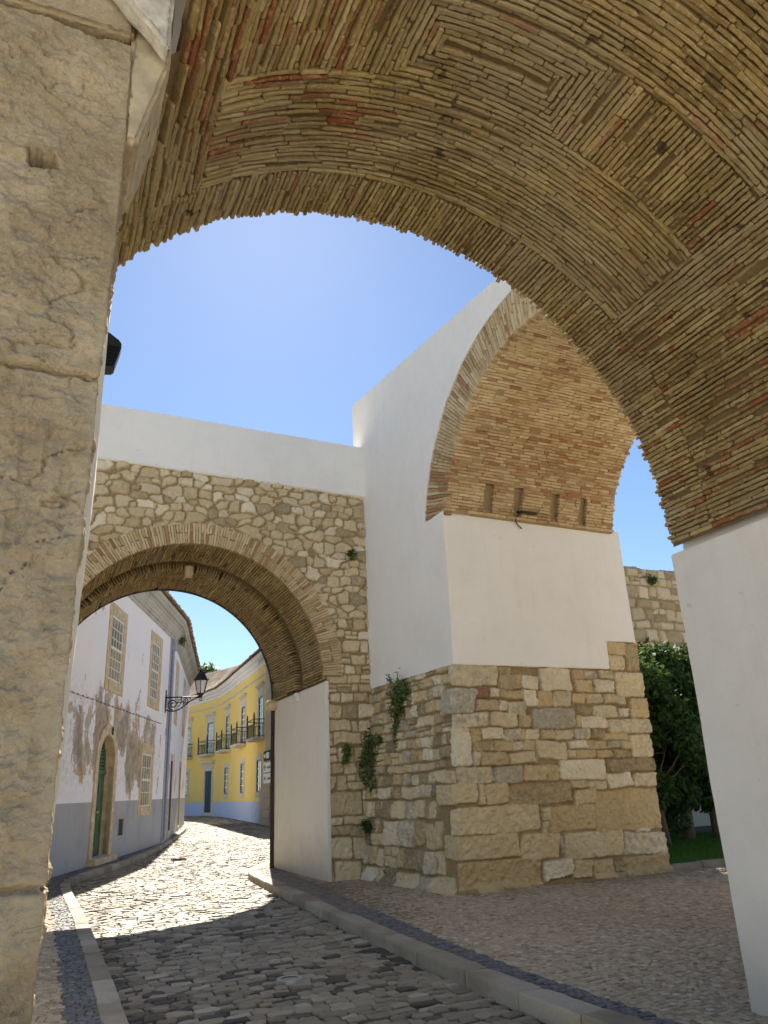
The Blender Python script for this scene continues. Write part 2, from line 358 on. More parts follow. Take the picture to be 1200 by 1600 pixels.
def rubble(name, parent, Pf, U, V, res, stones, mat, mask=None, vor=None, seed=1, gap=.012, bev=.03, depth=.035, prot=.02, warp=.03, rough=.006, rad=.35):
    """height-field masonry: stones = [(u0,u1,v0,v1)], Pf(u,v,h) -> (n,3)"""
    rng = np.random.default_rng(seed)
    us = np.arange(U[0], U[1] + res, res); vs = np.arange(V[0], V[1] + res, res)
    uu, vv = np.meshgrid(us, vs)
    wu = uu + warp * fbm(uu * 3.1, vv * 3.1, seed, 4); wv = vv + warp * fbm(uu * 2.7 + 5, vv * 2.7, seed + 50, 4)
    D = np.full(uu.shape, -.2); Rn = np.full(uu.shape, .5); H = np.zeros(uu.shape); RD = np.zeros(uu.shape)
    mg = warp + .04
    for st in stones:
        u0, u1, v0, v1 = st[:4]
        i0, i1 = np.searchsorted(us, [u0 - mg, u1 + mg]); j0, j1 = np.searchsorted(vs, [v0 - mg, v1 + mg])
        if i1 <= i0 or j1 <= j0: continue
        sl = (slice(j0, j1), slice(i0, i1))
        cu_, cv_ = (u0 + u1) / 2, (v0 + v1) / 2; hu, hv = max(.012, (u1 - u0) / 2 - gap), max(.012, (v1 - v0) / 2 - gap)
        an = rng.normal(0, .035) if hu < .5 else 0
        lu = (wu[sl] - cu_); lv = (wv[sl] - cv_); lu, lv = lu * math.cos(an) - lv * math.sin(an), lu * math.sin(an) + lv * math.cos(an)
        lu = lu + rng.normal(0, .12) * lv * (1 if hu < .4 else .3)
        r = rad * min(hu, hv) * rng.uniform(.5, 1.4); r = min(r, .07, .9 * min(hu, hv))
        qx = np.abs(lu) - hu + r; qy = np.abs(lv) - hv + r
        sd = np.hypot(np.maximum(qx, 0), np.maximum(qy, 0)) + np.minimum(np.maximum(qx, qy), 0) - r
        d = -sd; k = d > D[sl]
        D[sl][k] = d[k]
        Rn[sl][k] = st[4] if len(st) > 4 else rng.random()
        rd = st[5] if len(st) > 5 else 0
        RD[sl][k] = rd
        tl = np.clip(rng.normal(0, .05) * lu + rng.normal(0, .06) * lv, -.03, .03)
        H[sl][k] = (rng.normal(0, prot) + tl)[k]
    if vor:
        bid, dd = voro(wu, wv, vor[0], vor[1], seed)
        up_ = vv > vor[2] + .1 * fbm(uu * 2, vv, seed + 8, 2); dd = dd - gap * (.1 + .8 * ((bid * 13.7) % 1.))
        D = np.where(up_, dd, D); Rn = np.where(up_, bid, Rn); H = np.where(up_, prot * 1.6 * (((bid * 7.31) % 1.) - .5) * 2, H); RD = np.where(up_, (((bid * 31.7) % 1.) > .985) * .5, RD)
    e = fbm(uu * 22, vv * 22, seed + 9, 3)
    t = sstep(0, bev, D + e * .012)
    h = -depth + (depth + H) * t + rough * 2 * fbm(uu * 14, vv * 14, seed + 3, 5, .6) * (0.4 + t) + .02 * fbm(uu * 1.1, vv * 1.1, seed + 4, 2)
    joint = 1 - sstep(-.002, .014, D + e * .01)
    V3 = Pf(uu.ravel(), vv.ravel(), h.ravel())
    nv, nu = uu.shape
    idx = np.arange(nv * nu).reshape(nv, nu)
    q = np.stack([idx[:-1, :-1], idx[:-1, 1:], idx[1:, 1:], idx[1:, :-1]], -1).reshape(-1, 4)
    if mask is not None:
        uc = uu[:-1, :-1].ravel() + res / 2; vc = vv[:-1, :-1].ravel() + res / 2
        q = q[mask(uc, vc)]
    used = np.unique(q); mp = np.full(len(V3), -1); mp[used] = np.arange(len(used))
    return mesh_np(name, V3[used], [mp[q]], mat, parent, dict(rnd=Rn.ravel()[used], joint=joint.ravel()[used], red=RD.ravel()[used]))
def rows(U, V, hfun, wfun, rng, split=.15):
    out = []; v = V[0]
    while v < V[1]:
        h = hfun(v) * rng.uniform(.75, 1.3); u = U[0] - rng.uniform(0, .3)
        while u < U[1]:
            wd = wfun(v) * rng.choice([.45, .7, 1, 1.2, 1.7], p=[.16, .24, .3, .2, .1]) * rng.uniform(.8, 1.2)
            if rng.random() < split and h > .13:
                k = rng.uniform(.4, .6)
                out.append((u, u + wd, v, v + h * k)); 
                if rng.random() < .5:
                    m_ = u + wd * rng.uniform(.35, .65); out += [(u, m_, v + h * k, v + h), (m_, u + wd, v + h * k, v + h)]
                else: out.append((u, u + wd, v + h * k, v + h))
            else:
                j = rng.uniform(-.12, .12) * h
                out.append((u, u + wd, v + max(0, j), v + h + min(0, j)))
            u += wd
        v += h
    return out

_tmpl = {}
def blocks(name, parent, Pf, B, mat, nl=4, ns=2, base=-.05, bev=.007, jit=.004, seed=3, smooth=True, dome=.0, raw=False):
    """B: array (n,>=6): u0,u1,v0,v1,top,rnd[,red]  -> irregular rounded blocks on a parametrised surface"""
    B = np.asarray(B, float); n = len(B)
    if n == 0: return None
    rng = np.random.default_rng(seed)
    # outline template on [-1,1]^2, long side along u
    ns_ = max(ns, 1)
    pts = [(-1 + 2 * (i + .5) / nl, -1) for i in range(nl)] + [(1, -1 + 2 * (i + .5) / ns_) for i in range(ns)] + \
          [(1 - 2 * (i + .5) / nl, 1) for i in range(nl)] + [(-1, 1 - 2 * (i + .5) / ns_) for i in range(ns)]
    # push the outermost points of each side towards the corner
    T = []
    for (a, b) in pts:
        a2 = a if abs(a) == 1 else np.sign(a) * abs(a) ** .55 if a else 0
        b2 = b if abs(b) == 1 else np.sign(b) * abs(b) ** .55 if b else 0
        T.append((a2, b2))
    if ns == 0: T = [(-.93, -.95), (0, -1), (.94, -.93), (1, 0), (.95, .95), (0, 1), (-.95, .93), (-1, 0)]
    T = np.array(T); k = len(T)
    cu_ = (B[:, 0] + B[:, 1]) / 2; cv_ = (B[:, 2] + B[:, 3]) / 2; hu = (B[:, 1] - B[:, 0]) / 2; hv = (B[:, 3] - B[:, 2]) / 2
    top = B[:, 4]
    ju = rng.normal(0, jit, (n, k)); jv = rng.normal(0, jit, (n, k))
    an = rng.normal(0, .012, n)[:, None]
    ou = T[None, :, 0] * hu[:, None] + ju; ov = T[None, :, 1] * hv[:, None] + jv
    ou, ov = ou - an * ov, ov + an * ou
    bb = np.minimum(bev, np.minimum(hu, hv) * .55)[:, None]
    ks = (1 - bb / hu[:, None]); kt = (1 - bb / hv[:, None])
    tilt = rng.normal(0, .03, (n, 2))
    tj = rng.normal(0, jit * .45, (n, k))
    rings_u = [ou, ou, ou * ks]; rings_v = [ov, ov, ov * kt]
    wt = top[:, None] + np.clip(tilt[:, :1] * ou + tilt[:, 1:] * ov, -.006, .006) + tj
    rings_w = [np.full((n, k), base), wt - bb, wt]
    U_ = np.concatenate([r + cu_[:, None] for r in rings_u] + [cu_[:, None]], 1)
    V_ = np.concatenate([r + cv_[:, None] for r in rings_v] + [cv_[:, None]], 1)
    W_ = np.concatenate(rings_w + [top[:, None] + dome], 1)
    P = Pf(U_.ravel(), V_.ravel(), W_.ravel())
    m = 3 * k + 1
    off = (np.arange(n) * m)[:, None, None]
    i = np.arange(k); j = (i + 1) % k
    q = np.concatenate([np.stack([i, j, j + k, i + k], 1), np.stack([i + k, j + k, j + 2 * k, i + 2 * k], 1)])
    t = np.stack([i + 2 * k, j + 2 * k, np.full(k, 3 * k)], 1)
    Q = (q[None] + off).reshape(-1, 4); Tt = (t[None] + off).reshape(-1, 3)
    rnd = np.repeat(B[:, 5], m); red = np.repeat(B[:, 6] if B.shape[1] > 6 else np.zeros(n), m)
    jt = np.tile(np.concatenate([np.ones(k), np.zeros(2 * k + 1)]), n)
    if raw: return P, Q, Tt, rnd, red, jt
    return mesh_np(name, P, [Q, Tt], mat, parent, dict(rnd=rnd, red=red, joint=jt), smooth)
def courses(u0, u1, v0, v1, pitch, length, rng, gap=.011, along='u', prot=.007, redf=None, jend=.008, miss=.01, low=None):
    """bricks in courses. along='u': long side along u, courses stacked along v"""
    out = []
    if along == 'v': a0, a1, b0, b1 = v0, v1, u0, u1
    else: a0, a1, b0, b1 = u0, u1, v0, v1
    nc = max(1, round((b1 - b0) / pitch)); p = (b1 - b0) / nc
    for c in range(nc):
        bb0 = b0 + c * p + gap / 2 + rng.normal(0, .0022); bb1 = b0 + (c + 1) * p - gap / 2 + rng.normal(0, .0022)
        a = a0 - (rng.uniform(0, length) if c % 2 else rng.uniform(0, .3) * length)
        crn = rng.normal(0, .004); crr = rng.normal(0, .07)
        while a < a1 - .01:
            ln = length * (rng.uniform(.85, 1.1) if rng.random() > .22 else rng.uniform(.4, .7))
            s, e = max(a, a0), min(a + ln, a1)
            a += ln
            if e - s < .03 or rng.random() < miss: continue
            s2 = s + gap / 6 + (rng.normal(0, jend) if s == a0 else 0); e2 = e - gap / 6 + (rng.normal(0, jend) if e == a1 else 0)
            if e2 - s2 < .02: continue
            mu, mv = ((s + e) / 2, (bb0 + bb1) / 2); 
            uu_, vv_ = (mu, mv) if along == 'u' else (mv, mu)
            top = rng.normal(0, prot * .6) + crn + (low(uu_, vv_) if low else 0) - (rng.uniform(.012, .03) if rng.random() < .06 else 0)
            rd = redf(uu_, vv_, rng) if redf else 0
            rn = min(1, max(0, rng.normal(.52 + crr, .12)))
            out.append((s2, e2, bb0, bb1, top, rn, rd) if along == 'u' else (bb0, bb1, s2, e2, top, rn, rd))
    return out
def gridsheet(name, parent, Pf, us, vs, mat, attrs=None):
    uu, vv = np.meshgrid(np.asarray(us, float), np.asarray(vs, float)); P = Pf(uu.ravel(), vv.ravel(), np.zeros(uu.size))
    nv, nu = uu.shape; idx = np.arange(nv * nu).reshape(nv, nu)
    q = np.stack([idx[:-1, :-1], idx[:-1, 1:], idx[1:, 1:], idx[1:, :-1]], -1).reshape(-1, 4)
    a = dict(rnd=np.full(len(P), .3), joint=np.ones(len(P)), red=np.zeros(len(P)))
    return mesh_np(name, P, [q], mat, parent, a, True)
def st3(x, y, z): return np.stack([np.broadcast_to(np.asarray(a, float), np.broadcast(x, y, z).shape) for a in (x, y, z)], -1)
def inpoly(x, y, poly):
    x = np.asarray(x); y = np.asarray(y); c = np.zeros(x.shape, bool); n = len(poly)
    for i in range(n):
        x0, y0 = poly[i]; x1, y1 = poly[i - 1]
        k = ((y0 > y) != (y1 > y)) & (x < (x1 - x0) * (y - y0) / ((y1 - y0) if y1 != y0 else 1e-9) + x0)
        c ^= k
    return c
def leafcloud(name, parent, centers, n, size, mat, seed=1, spread=1.0, droop=0.3, elong=1.8):
    """many small folded leaves in clumps; centers: (cx,cy,cz,rx,ry,rz,weight)"""
    rng = np.random.default_rng(seed)
    cen = np.array(centers, float); wgt = cen[:, 6] / cen[:, 6].sum()
    ci = rng.choice(len(cen), n, p=wgt)
    d = rng.normal(0, 1, (n, 3)); d /= np.linalg.norm(d, axis=1)[:, None]
    rr = rng.uniform(.25, 1, n)[:, None] ** .6
    P = cen[ci, :3] + d * rr * cen[ci, 3:6] * spread
    nrm = d * .6 + rng.normal(0, .7, (n, 3)) + np.array([0, 0, .5]); nrm /= np.linalg.norm(nrm, axis=1)[:, None]
    ax = rng.normal(0, 1, (n, 3)) + np.array([0, 0, -droop]); ax -= (ax * nrm).sum(1)[:, None] * nrm; ax /= np.linalg.norm(ax, axis=1)[:, None]
    bx = np.cross(nrm, ax)
    s = size * rng.uniform(.6, 1.3, n)[:, None]
    L = s * elong; W = s * .5
    v0 = P; v1 = P + ax * L * .45 + bx * W - nrm * W * .25; v2 = P + ax * L; v3 = P + ax * L * .45 - bx * W - nrm * W * .25; v4 = P + ax * L * .5 + nrm * W * .12
    V = np.stack([v0, v1, v2, v3, v4], 1).reshape(-1, 3)
    o = (np.arange(n) * 5)[:, None, None]
    t = np.array([[0, 1, 4], [1, 2, 4], [2, 3, 4], [3, 0, 4]])
    rn = np.clip(rng.normal(.5, .22, n) + .25 * (rng.random(len(cen))[ci] - .5), 0, 1)
    return mesh_np(name, V, [(t[None] + o).reshape(-1, 3)], mat, parent, dict(rnd=np.repeat(rn, 5)), True)
def leafmat(name, stops, trans=.25):
    m, n, l, b = newmat(name)
    c = ramp(n, l, attr(n, 'rnd'), stops); l.new(c, b.inputs['Base Color']); b.inputs['Roughness'].default_value = .62
    b.inputs['Specular IOR Level'].default_value = .15
    t = n.new('ShaderNodeBsdfTranslucent'); l.new(mix(n, l, .5, c, (.12, .2, .03)), t.inputs[0])
    ms = n.new('ShaderNodeMixShader'); ms.inputs[0].default_value = trans
    l.new(b.outputs[0], ms.inputs[1]); l.new(t.outputs[0], ms.inputs[2]); l.new(ms.outputs[0], n['Material Output'].inputs[0])
    return m
M_leafdark = leafmat('dark_garden_leaves', [(0, (.018, .045, .014)), (.5, (.035, .08, .022)), (1, (.075, .13, .04))])
M_leafwall = leafmat('wall_plant_leaves', [(0, (.045, .08, .022)), (.5, (.09, .15, .04)), (1, (.17, .22, .08))])
M_leafback = leafmat('sunny_leaves', [(0, (.04, .08, .02)), (.5, (.09, .16, .03)), (1, (.16, .24, .06))], .4)  # brighter, more translucent green for the far tree and one tuft
M_bark = simple('grey_brown_bark', (.16, .125, .09), .9, 0, .3, 14, .6)
M_grass = leafmat('lawn_blades', [(0, (.05, .13, .015)), (.5, (.08, .2, .025)), (1, (.13, .26, .05))], .2)

# ================================================================== GROUND
def gz(y):  # the street climbs gently
    return .30 * sstep(28, 66, np.asarray(y, float))
g = MB(); g.box(-200, 250, -60, 300, -1.2, -.22)
tag(g.build('ground', M_ground), kind='structure')
# unseen square behind the viewpoint, made pale to bounce sunlight forward
sq = MB(); sq.box(-30, 40, -45, 1.0, -.2, -.125)
tag(sq.build('square', simple('pale_limestone_paving', (.66, .59, .47), .8, 0, .2, 2)), kind='structure')

L_out = [(.84, 1.0), (.84, 7), (.88, 10), (.90, 13.6), (.86, 18.2), (.93, 19.6), (1.15, 20.7), (1.7, 22.2), (2.62, 24.5), (4.1, 29.5), (5.85, 36.5), (7.35, 43.0), (7.95, 46.5), (8.2, 52), (7.5, 60)]
R_out = [(3.86, 1.0), (3.80, 5.1), (3.75, 6.4), (3.80, 8.2), (3.92, 10.5), (4.17, 14.2), (4.30, 16.5), (4.46, 18.3), (4.72, 19.0), (5.25, 20.1), (6.2, 21.9)]
def offset(poly, d):
    P = np.array(poly, float); T = np.gradient(P, axis=0); T /= np.linalg.norm(T, axis=1)[:, None]
    Nn = np.stack([T[:, 1], -T[:, 0]], 1); return P + Nn * d   # +d = to the right of travel
def resample(poly, step):
    P = np.array(poly, float); s = np.concatenate([[0], np.cumsum(np.linalg.norm(np.diff(P, axis=0), axis=1))])
    t = np.arange(0, s[-1], step)
    # light smoothing through fine linear samples
    x = np.interp(t, s, P[:, 0]); y = np.interp(t, s, P[:, 1]); k = max(1, int(.8 / step)); ker = np.ones(2 * k + 1) / (2 * k + 1)
    xp = np.convolve(np.pad(x, k, mode='edge'), ker, 'valid'); yp = np.convolve(np.pad(y, k, mode='edge'), ker, 'valid')
    return np.stack([xp, yp], 1)
def kerb(name, poly, width, seed):
    P = resample(poly, .1); I = offset(P, width)
    rng = np.random.default_rng(seed); V = []; Q = []; A = []; i = 0
    prof = [(0, -.2), (.005, -.02), (.03, 0.004), (.97, 0.004), (1, -.01), (1, -.2)]
    while i < len(P) - 3:
        n = int(rng.integers(7, 12)); j = min(i + n, len(P) - 1); r = rng.random(); dz = rng.normal(0, .004); dx = rng.normal(0, .004)
        base = len(V)
        for k in range(i, j + 1):
            f = k; sh = .06 if k in (i, j) else 0
            p0 = P[k]; p1 = I[k]
            if k == i: p0 = P[k] + (P[k + 1] - P[k]) * .06; p1 = I[k] + (I[k + 1] - I[k]) * .06
            if k == j: p0 = P[k] - (P[k] - P[k - 1]) * .06; p1 = I[k] - (I[k] - I[k - 1]) * .06
            for (a, z) in prof:
                q = p0 + (p1 - p0) * a
                V.append((q[0] + dx, q[1], z + dz + (rng.normal(0, .002)) + float(gz(q[1])) - (.005 if k in (i, j) and z > -.05 else 0))); A.append(r)
        m = len(prof); c = j - i
        for k in range(c):
            for a in range(m - 1):
                b = base + k * m + a; Q.append((b, b + 1, b + m + 1, b + m))
        for k, fl in ((0, 1), (c, 0)):
            b = base + k * m; Q.append((b, b + 1, b + 4, b + 5)); Q.append((b + 1, b + 2, b + 3, b + 4))
        i = j
    return tag(mesh_np(name, np.array(V), [np.array(Q)], M_kerb, None, dict(rnd=np.array(A), joint=np.zeros(len(V)), red=np.zeros(len(V))), False), kind='structure')
kerb('kerb', L_out, -.19, 1)
kerb('kerb', R_out, .25, 2)

# road bed and setts
cl = resample([(2.4, 1), (2.4, 14), (2.6, 19), (3.5, 24), (5.2, 30), (7.4, 37), (9.2, 44), (10.0, 52), (10.3, 62), (9.5, 70)], .05)
clT = np.gradient(cl, axis=0); clT /= np.linalg.norm(clT, axis=1)[:, None]
clS = np.concatenate([[0], np.cumsum(np.linalg.norm(np.diff(cl, axis=0), axis=1))])
def road_xy(s, t):
    x = np.interp(s, clS, cl[:, 0]); y = np.interp(s, clS, cl[:, 1]); tx = np.interp(s, clS, clT[:, 0]); ty = np.interp(s, clS, clT[:, 1])
    return x + ty * t, y - tx * t
roadpoly = L_out + [(7.5, 60), (8, 72), (12, 72), (11.3, 69), (12.1, 65.5), (12.7, 61.6), (12.4, 57), (12.1, 53), (11.9, 48.7), (11.7, 44.8), (11, 38), (9.5, 30), (8, 25), (6.4, 22.1)] + R_out[::-1]
bedpoly = roadpoly
def Proad(u, v, h):
    x, y = road_xy(u, v); return st3(x, y, -.125 + gz(y) + h + .012 * fbm(x * .9, y * .9, 3, 2))
bed = gridsheet('road_bed', None, lambda u, v, h: st3(u, v, -.143 + gz(v) + h), np.linspace(-3, 14, 10), np.linspace(1.0, 75, 75), simple('dark_joint_earth', (.065, .054, .038), .95, 0, .4, 8, .4)); tag(bed, kind='structure')
rng = np.random.default_rng(5); B = []
s = 1.5
while s < clS[-1] - 1:
    far = s > 34
    d = .125 if not far else .17
    ph = rng.uniform(0, .2); t = -4.2 + ph - (0 if s < 20 else 1)
    tmax = 3.6 if s < 18 else 6.5
    cells = []
    while t < tmax:
        wd = rng.uniform(.12, .27) * (1.25 if far else 1)
        cells.append((s, t, wd)); t += wd
    c = np.array(cells)
    wav = .22 * fbm(c[:, 0] * .25 + c[:, 1] * .5, c[:, 1] * .35, 8, 3) + .05 * fbm(c[:, 0] * 2, c[:, 1] * 2.2, 12, 2) + .10 * c[:, 1]
    for (ss, tt, wd), wv_ in zip(cells, wav):
        x, y = road_xy(ss + wv_ + d / 2, tt + wd / 2)
        dl = d * rng.uniform(.92, 1.12)
        B.append((ss + wv_ + .006, ss + wv_ + dl - .005, tt + .005, tt + wd - .005, rng.normal(0, .004) - (rng.uniform(.006, .014) if rng.random() < .1 else 0), 0, 0, x, y))
    s += d
B = np.array(B); k = inpoly(B[:, 7], B[:, 8], roadpoly); B = B[k]
rn = np.clip(rng.normal(.52, .2, len(B)), .17, 1); dk = rng.random(len(B)) < (.12 + .26 * (fbm(B[:, 7] * .8, B[:, 8] * .8, 4, 3) > .12)); rn[dk] = rng.uniform(0, .15, dk.sum()); B[:, 5] = rn
setts = blocks('road', None, Proad, B[:, :7], M_road, nl=2, ns=3, base=-.05, bev=.009, jit=.007, seed=4, dome=.002, smooth=False)
tag(setts, kind='structure')

# right-hand pavement: limestone cubes, basalt strip along the kerb
Rin = offset(resample(R_out, .1), .255)
def edge_x(y, off=0.): return np.interp(y, Rin[:, 1], Rin[:, 0]) + off
def strip_w(y): return np.interp(y, [1, 5, 8, 11, 14, 19.5, 22], [.15, .18, .24, .34, .46, .62, .5])
def small_cubes(name, X, Y, pitch, keep, mat, zf, seed, wave=.07):
    rng = np.random.default_rng(seed); out = []; y = Y[0]
    xs = np.arange(X[0], X[1], pitch)
    while y < Y[1]:
        jx = rng.normal(0, pitch * .1, len(xs) + 1); x0 = xs + jx[:-1] + rng.uniform(-.5, .5) * pitch; x1 = xs + pitch + jx[1:] + rng.uniform(-.0, .0); x1 = x0 + (xs[1] - xs[0]) * rng.uniform(.90, .97, len(xs))
        wv = wave * fbm(x0 * 1.3, np.full(len(x0), y * .9), seed, 2) + .05 * np.abs(((x0 * 1.1 + y * .15) % 1.) - .5) * 2
        y0 = y + wv + rng.normal(0, .003, len(xs)); y1 = y0 + pitch * rng.uniform(.9, .975, len(xs))
        k = keep((x0 + x1) / 2, (y0 + y1) / 2)
        a = np.stack([x0, x1, y0, y1, rng.normal(0, .003, len(xs)), np.clip(rng.normal(.5, .22, len(xs)), 0, 1)], 1)[k]
        out.append(a); y += pitch
    return tag(blocks(name, None, lambda u, v, h: st3(u, v, zf(u, v) + h), np.concatenate(out), mat, nl=2, ns=0, base=-.03, bev=.005, jit=.0016, seed=seed, dome=.001, smooth=False), kind='structure')
zpl = lambda x, y: .012 * fbm(x * .5, y * .5, 6, 2)
small_cubes('pavement', (3.9, 12.6), (1.5, 15.4), .062, lambda x, y: (x > edge_x(y) + strip_w(y)), M_calcada, zpl, 21)
small_cubes('pavement', (4.2, 7.0), (15.4, 22), .066, lambda x, y: (x > edge_x(y) + strip_w(y)), M_calcada, zpl, 26)
small_cubes('basalt_paving_strip', (3.9, 5.8), (1.5, 22), .06, lambda x, y: (x > edge_x(y)) & (x <= edge_x(y) + strip_w(y)), M_basalt, lambda x, y: .002 + 0 * x, 22, .03)
gridsheet_ = gridsheet('pavement_bed', None, lambda u, v, h: st3(edge_x(v) - .04 + u * 14, v, -.009 + .010 * sstep(8.6, 11.5, v + 1.5 * fbm(u * 9, v * .7, 5, 2)) + h), np.linspace(0, 1, 60), np.linspace(1, 22, 90), M_dirt); tag(gridsheet_, kind='structure')
# left-hand pavement
Lin = offset(resample(L_out, .1), -.195)
def ledge_x(y): return np.interp(y, Lin[:, 1], Lin[:, 0])
zl = lambda x, y: gz(y) + 0 * x
small_cubes('basalt_paving_strip', (.3, .78), (3, 20.4), .062, lambda x, y: (x < ledge_x(y)) & (x > ledge_x(y) - .26), M_basalt, zl, 23, .02)
small_cubes('pavement', (.05, .5), (3, 21.5), .062, lambda x, y: (x < ledge_x(y) - .26) & (x > .1), M_calcada, zl, 24, .02)
small_cubes('basalt_paving_strip', (.2, 8.2), (20.4, 47), .075, lambda x, y: (x < ledge_x(y)) & (x > ledge_x(y) - .75), M_basalt, zl, 25, .04)
lb = gridsheet('pavement_bed', None, lambda u, v, h: st3(ledge_x(v) + .03 - u * 3, v, -.014 + gz(v)), np.linspace(0, 1, 8), np.linspace(1, 52, 80), M_calcada); tag(lb, kind='structure')

# round metal cover and small dark box lid let into the setts
mc = MB()
def disc(mb, cx, cy, z, r0, r1, n=40):
    V = []; F = []
    for i in range(n):
        a = 2 * math.pi * i / n; c_, s_ = math.cos(a), math.sin(a)
        V += [(cx + r0 * c_, cy + r0 * s_, z), (cx + r1 * c_, cy + r1 * s_, z), (cx + (r1 + .006) * c_, cy + (r1 + .006) * s_, z - .03)]
    for i in range(n):
        a = i * 3; b = ((i + 1) % n) * 3
        F += [(a, a + 1, b + 1, b), (a + 1, a + 2, b + 2, b + 1)]
    mb.add(V, F)
lamp_g = empty('ground_light', (2.47, 8.28, -.12), 'round flush ground light with pale metal rim set in the cobbled road', 'ground light')
disc(mc, 2.47, 8.28, -.098, .082, .125); mc.build('rim', simple('brushed_steel', (.36, .35, .33), .5, .3), lamp_g)
mc = MB(); disc(mc, 2.47, 8.28, -.106, .0, .083); mc.build('lens', simple('frosted_glass', (.22, .25, .25), .3), lamp_g)

# ================================================================== NEAR ARCHWAY (brick vault overhead)
arch = empty('archway', (4.9, 3, 0), 'large brick barrel vault overhead resting on the white right-hand wall', 'archway')
VX, VZ, VR = 2.25, 3.5, 2.6
def Pv(u, v, h):   # u: arc length from crown to the right, v: Y, h: towards the axis
    a = u / VR; r = VR - h + .02 * fbm(u * .8, v * .8, 31, 3); return st3(VX + r * np.sin(a), v, VZ + r * np.cos(a))
ang = lambda d: R(d) * VR
rng = np.random.default_rng(11)
YF, YB = 4.83, 1.2
def redv(u, v, rng):
    d = math.degrees(u / VR)
    p = .025
    if -42 < d < -10 and 3.3 < v < 4.15: p = .5 if d < -24 else .25
    if d < -20 and v < 3.5: p = .28
    if d > 44: p = .10
    return rng.uniform(.5, 1) if rng.random() < p else 0
lowv = lambda u, v: .012 * float(vnoise(np.array([u * 2.]), np.array([v * 2.]), 77)[0])
VBk = []
PT = .0395
VBk += courses(ang(-58), ang(90.5), 4.35, YF, PT, .26, rng, along='v', redf=redv, low=lowv, jend=.012, prot=.009)
VBk += courses(ang(47), ang(90.5), YB, 4.35, PT, .33, rng, along='v', redf=redv, low=lowv, prot=.010, miss=.025)
VBk += courses(ang(-58), ang(-38), YB, 4.35, PT, .33, rng, along='v', redf=redv, low=lambda u, v: lowv(u, v) + .012, prot=.014)
VBk += courses(ang(-38), ang(-12), YB, 3.42, PT, .33, rng, along='v', redf=redv, low=lowv, prot=.012)
VBk += courses(ang(-38), ang(47), 3.42, 4.35, .041, .32, rng, along='u', redf=redv, low=lowv, prot=.008)
VBk += courses(ang(-12), ang(47), YB, 2.8, .041, .32, rng, along='u', redf=redv, low=lowv, prot=.008)
VBk += courses(ang(17), ang(47), 2.8, 3.42, PT, .27, rng, along='v', redf=redv, low=lowv, prot=.007)
# the framed panel: bricks laid in shrinking rectangles
a0, a1, b0, b1 = ang(-12), ang(17), 2.8, 3.42
while a1 - a0 > .1 and b1 - b0 > .1:
    VBk += courses(a0, a1, b0, b0 + .042, .042, .27, rng, along='u', redf=redv, prot=.007)
    VBk += courses(a0, a1, b1 - .042, b1, .042, .27, rng, along='u', redf=redv, prot=.007)
    VBk += courses(a0, a0 + .042, b0 + .042, b1 - .042, .042, .27, rng, along='v', redf=redv, prot=.007)
    VBk += courses(a1 - .042, a1, b0 + .042, b1 - .042, .042, .27, rng, along='v', redf=redv, prot=.007)
    a0 += .042; a1 -= .042; b0 += .042; b1 -= .042
VBk = np.array(VBk)
# the left part only starts at the stone pillar
k = ~((VBk[:, 0] < ang(-38)) & (VBk[:, 3] < 2.72)) & ~((VBk[:, 0] < ang(-47)) & (VBk[:, 2] < 3.32))
VBk = VBk[k]
bpatch = fbm(VBk[:, 0] * 1.1, VBk[:, 2] * 1.1, 41, 3); VBk[:, 5] = np.clip(VBk[:, 5] + .35 * bpatch, 0, 1)
# long bricks along v need the template turned: split in two sets
isv = (VBk[:, 3] - VBk[:, 2]) > (VBk[:, 1] - VBk[:, 0])
PvT = lambda u, v, h: Pv(v, u, h)
r1 = blocks('brick_soffit', arch, Pv, VBk[~isv], M_vault, nl=8, ns=2, base=-.07, bev=.006, jit=.0026, seed=12, raw=True)
sw = VBk[isv][:, [2, 3, 0, 1, 4, 5, 6]]
r2 = blocks('brick_soffit', arch, PvT, sw, M_vault, nl=8, ns=2, base=-.07, bev=.006, jit=.0026, seed=13, raw=True)
o_ = len(r1[0])
mesh_np('brick_soffit', np.concatenate([r1[0], r2[0]]), [np.concatenate([r1[1], r2[1] + o_]), np.concatenate([r1[2], r2[2] + o_])], M_vault, arch, dict(rnd=np.concatenate([r1[3], r2[3]]), red=np.concatenate([r1[4], r2[4]]), joint=np.concatenate([r1[5], r2[5]])), False)
for (t0_, t1_, y0_, n_a) in ((-38, 91, YB, 80), (-47, -38, 2.74, 10), (-58, -47, 3.10, 10)):
    gridsheet('mortar_bed', arch, lambda u, v, h: Pv(u, v, h - .034), np.linspace(ang(t0_), ang(t1_), n_a), np.linspace(y0_, YF - .015, 40), M_vault)
# outer fabric of the archway: right-hand pier, spandrels, top
m = MB(); m.box(4.835, 6.36, -1.0, YF - .002, -.05, 3.385); m.build('pier', M_white_low, arch, bevel=.012)
m = MB()
n = 40
for i in range(n):   # facade towards the courtyard: columns of stone between arch and top
    t0 = -58 + (90 + 58) * i / n; t1 = -58 + (90 + 58) * (i + 1) / n
    P0_ = (VX + (VR + .06) * math.sin(R(t0)), VZ + (VR + .06) * math.cos(R(t0))); P1_ = (VX + (VR + .06) * math.sin(R(t1)), VZ + (VR + .06) * math.cos(R(t1)))
    for y0, y1 in ((YF - .45, YF - .02), (YB + .02, YB + .4)):
        if y0 < 2 and t0 < -38: continue
        m.hexa([(P0_[0], y0, P0_[1]), (P1_[0], y0, P1_[1]), (P1_[0], y1, P1_[1]), (P0_[0], y1, P0_[1]),
            (P0_[0], y0, 7.4), (P1_[0], y0, 7.4), (P1_[0], y1, 7.4), (P0_[0], y1, 7.4)])
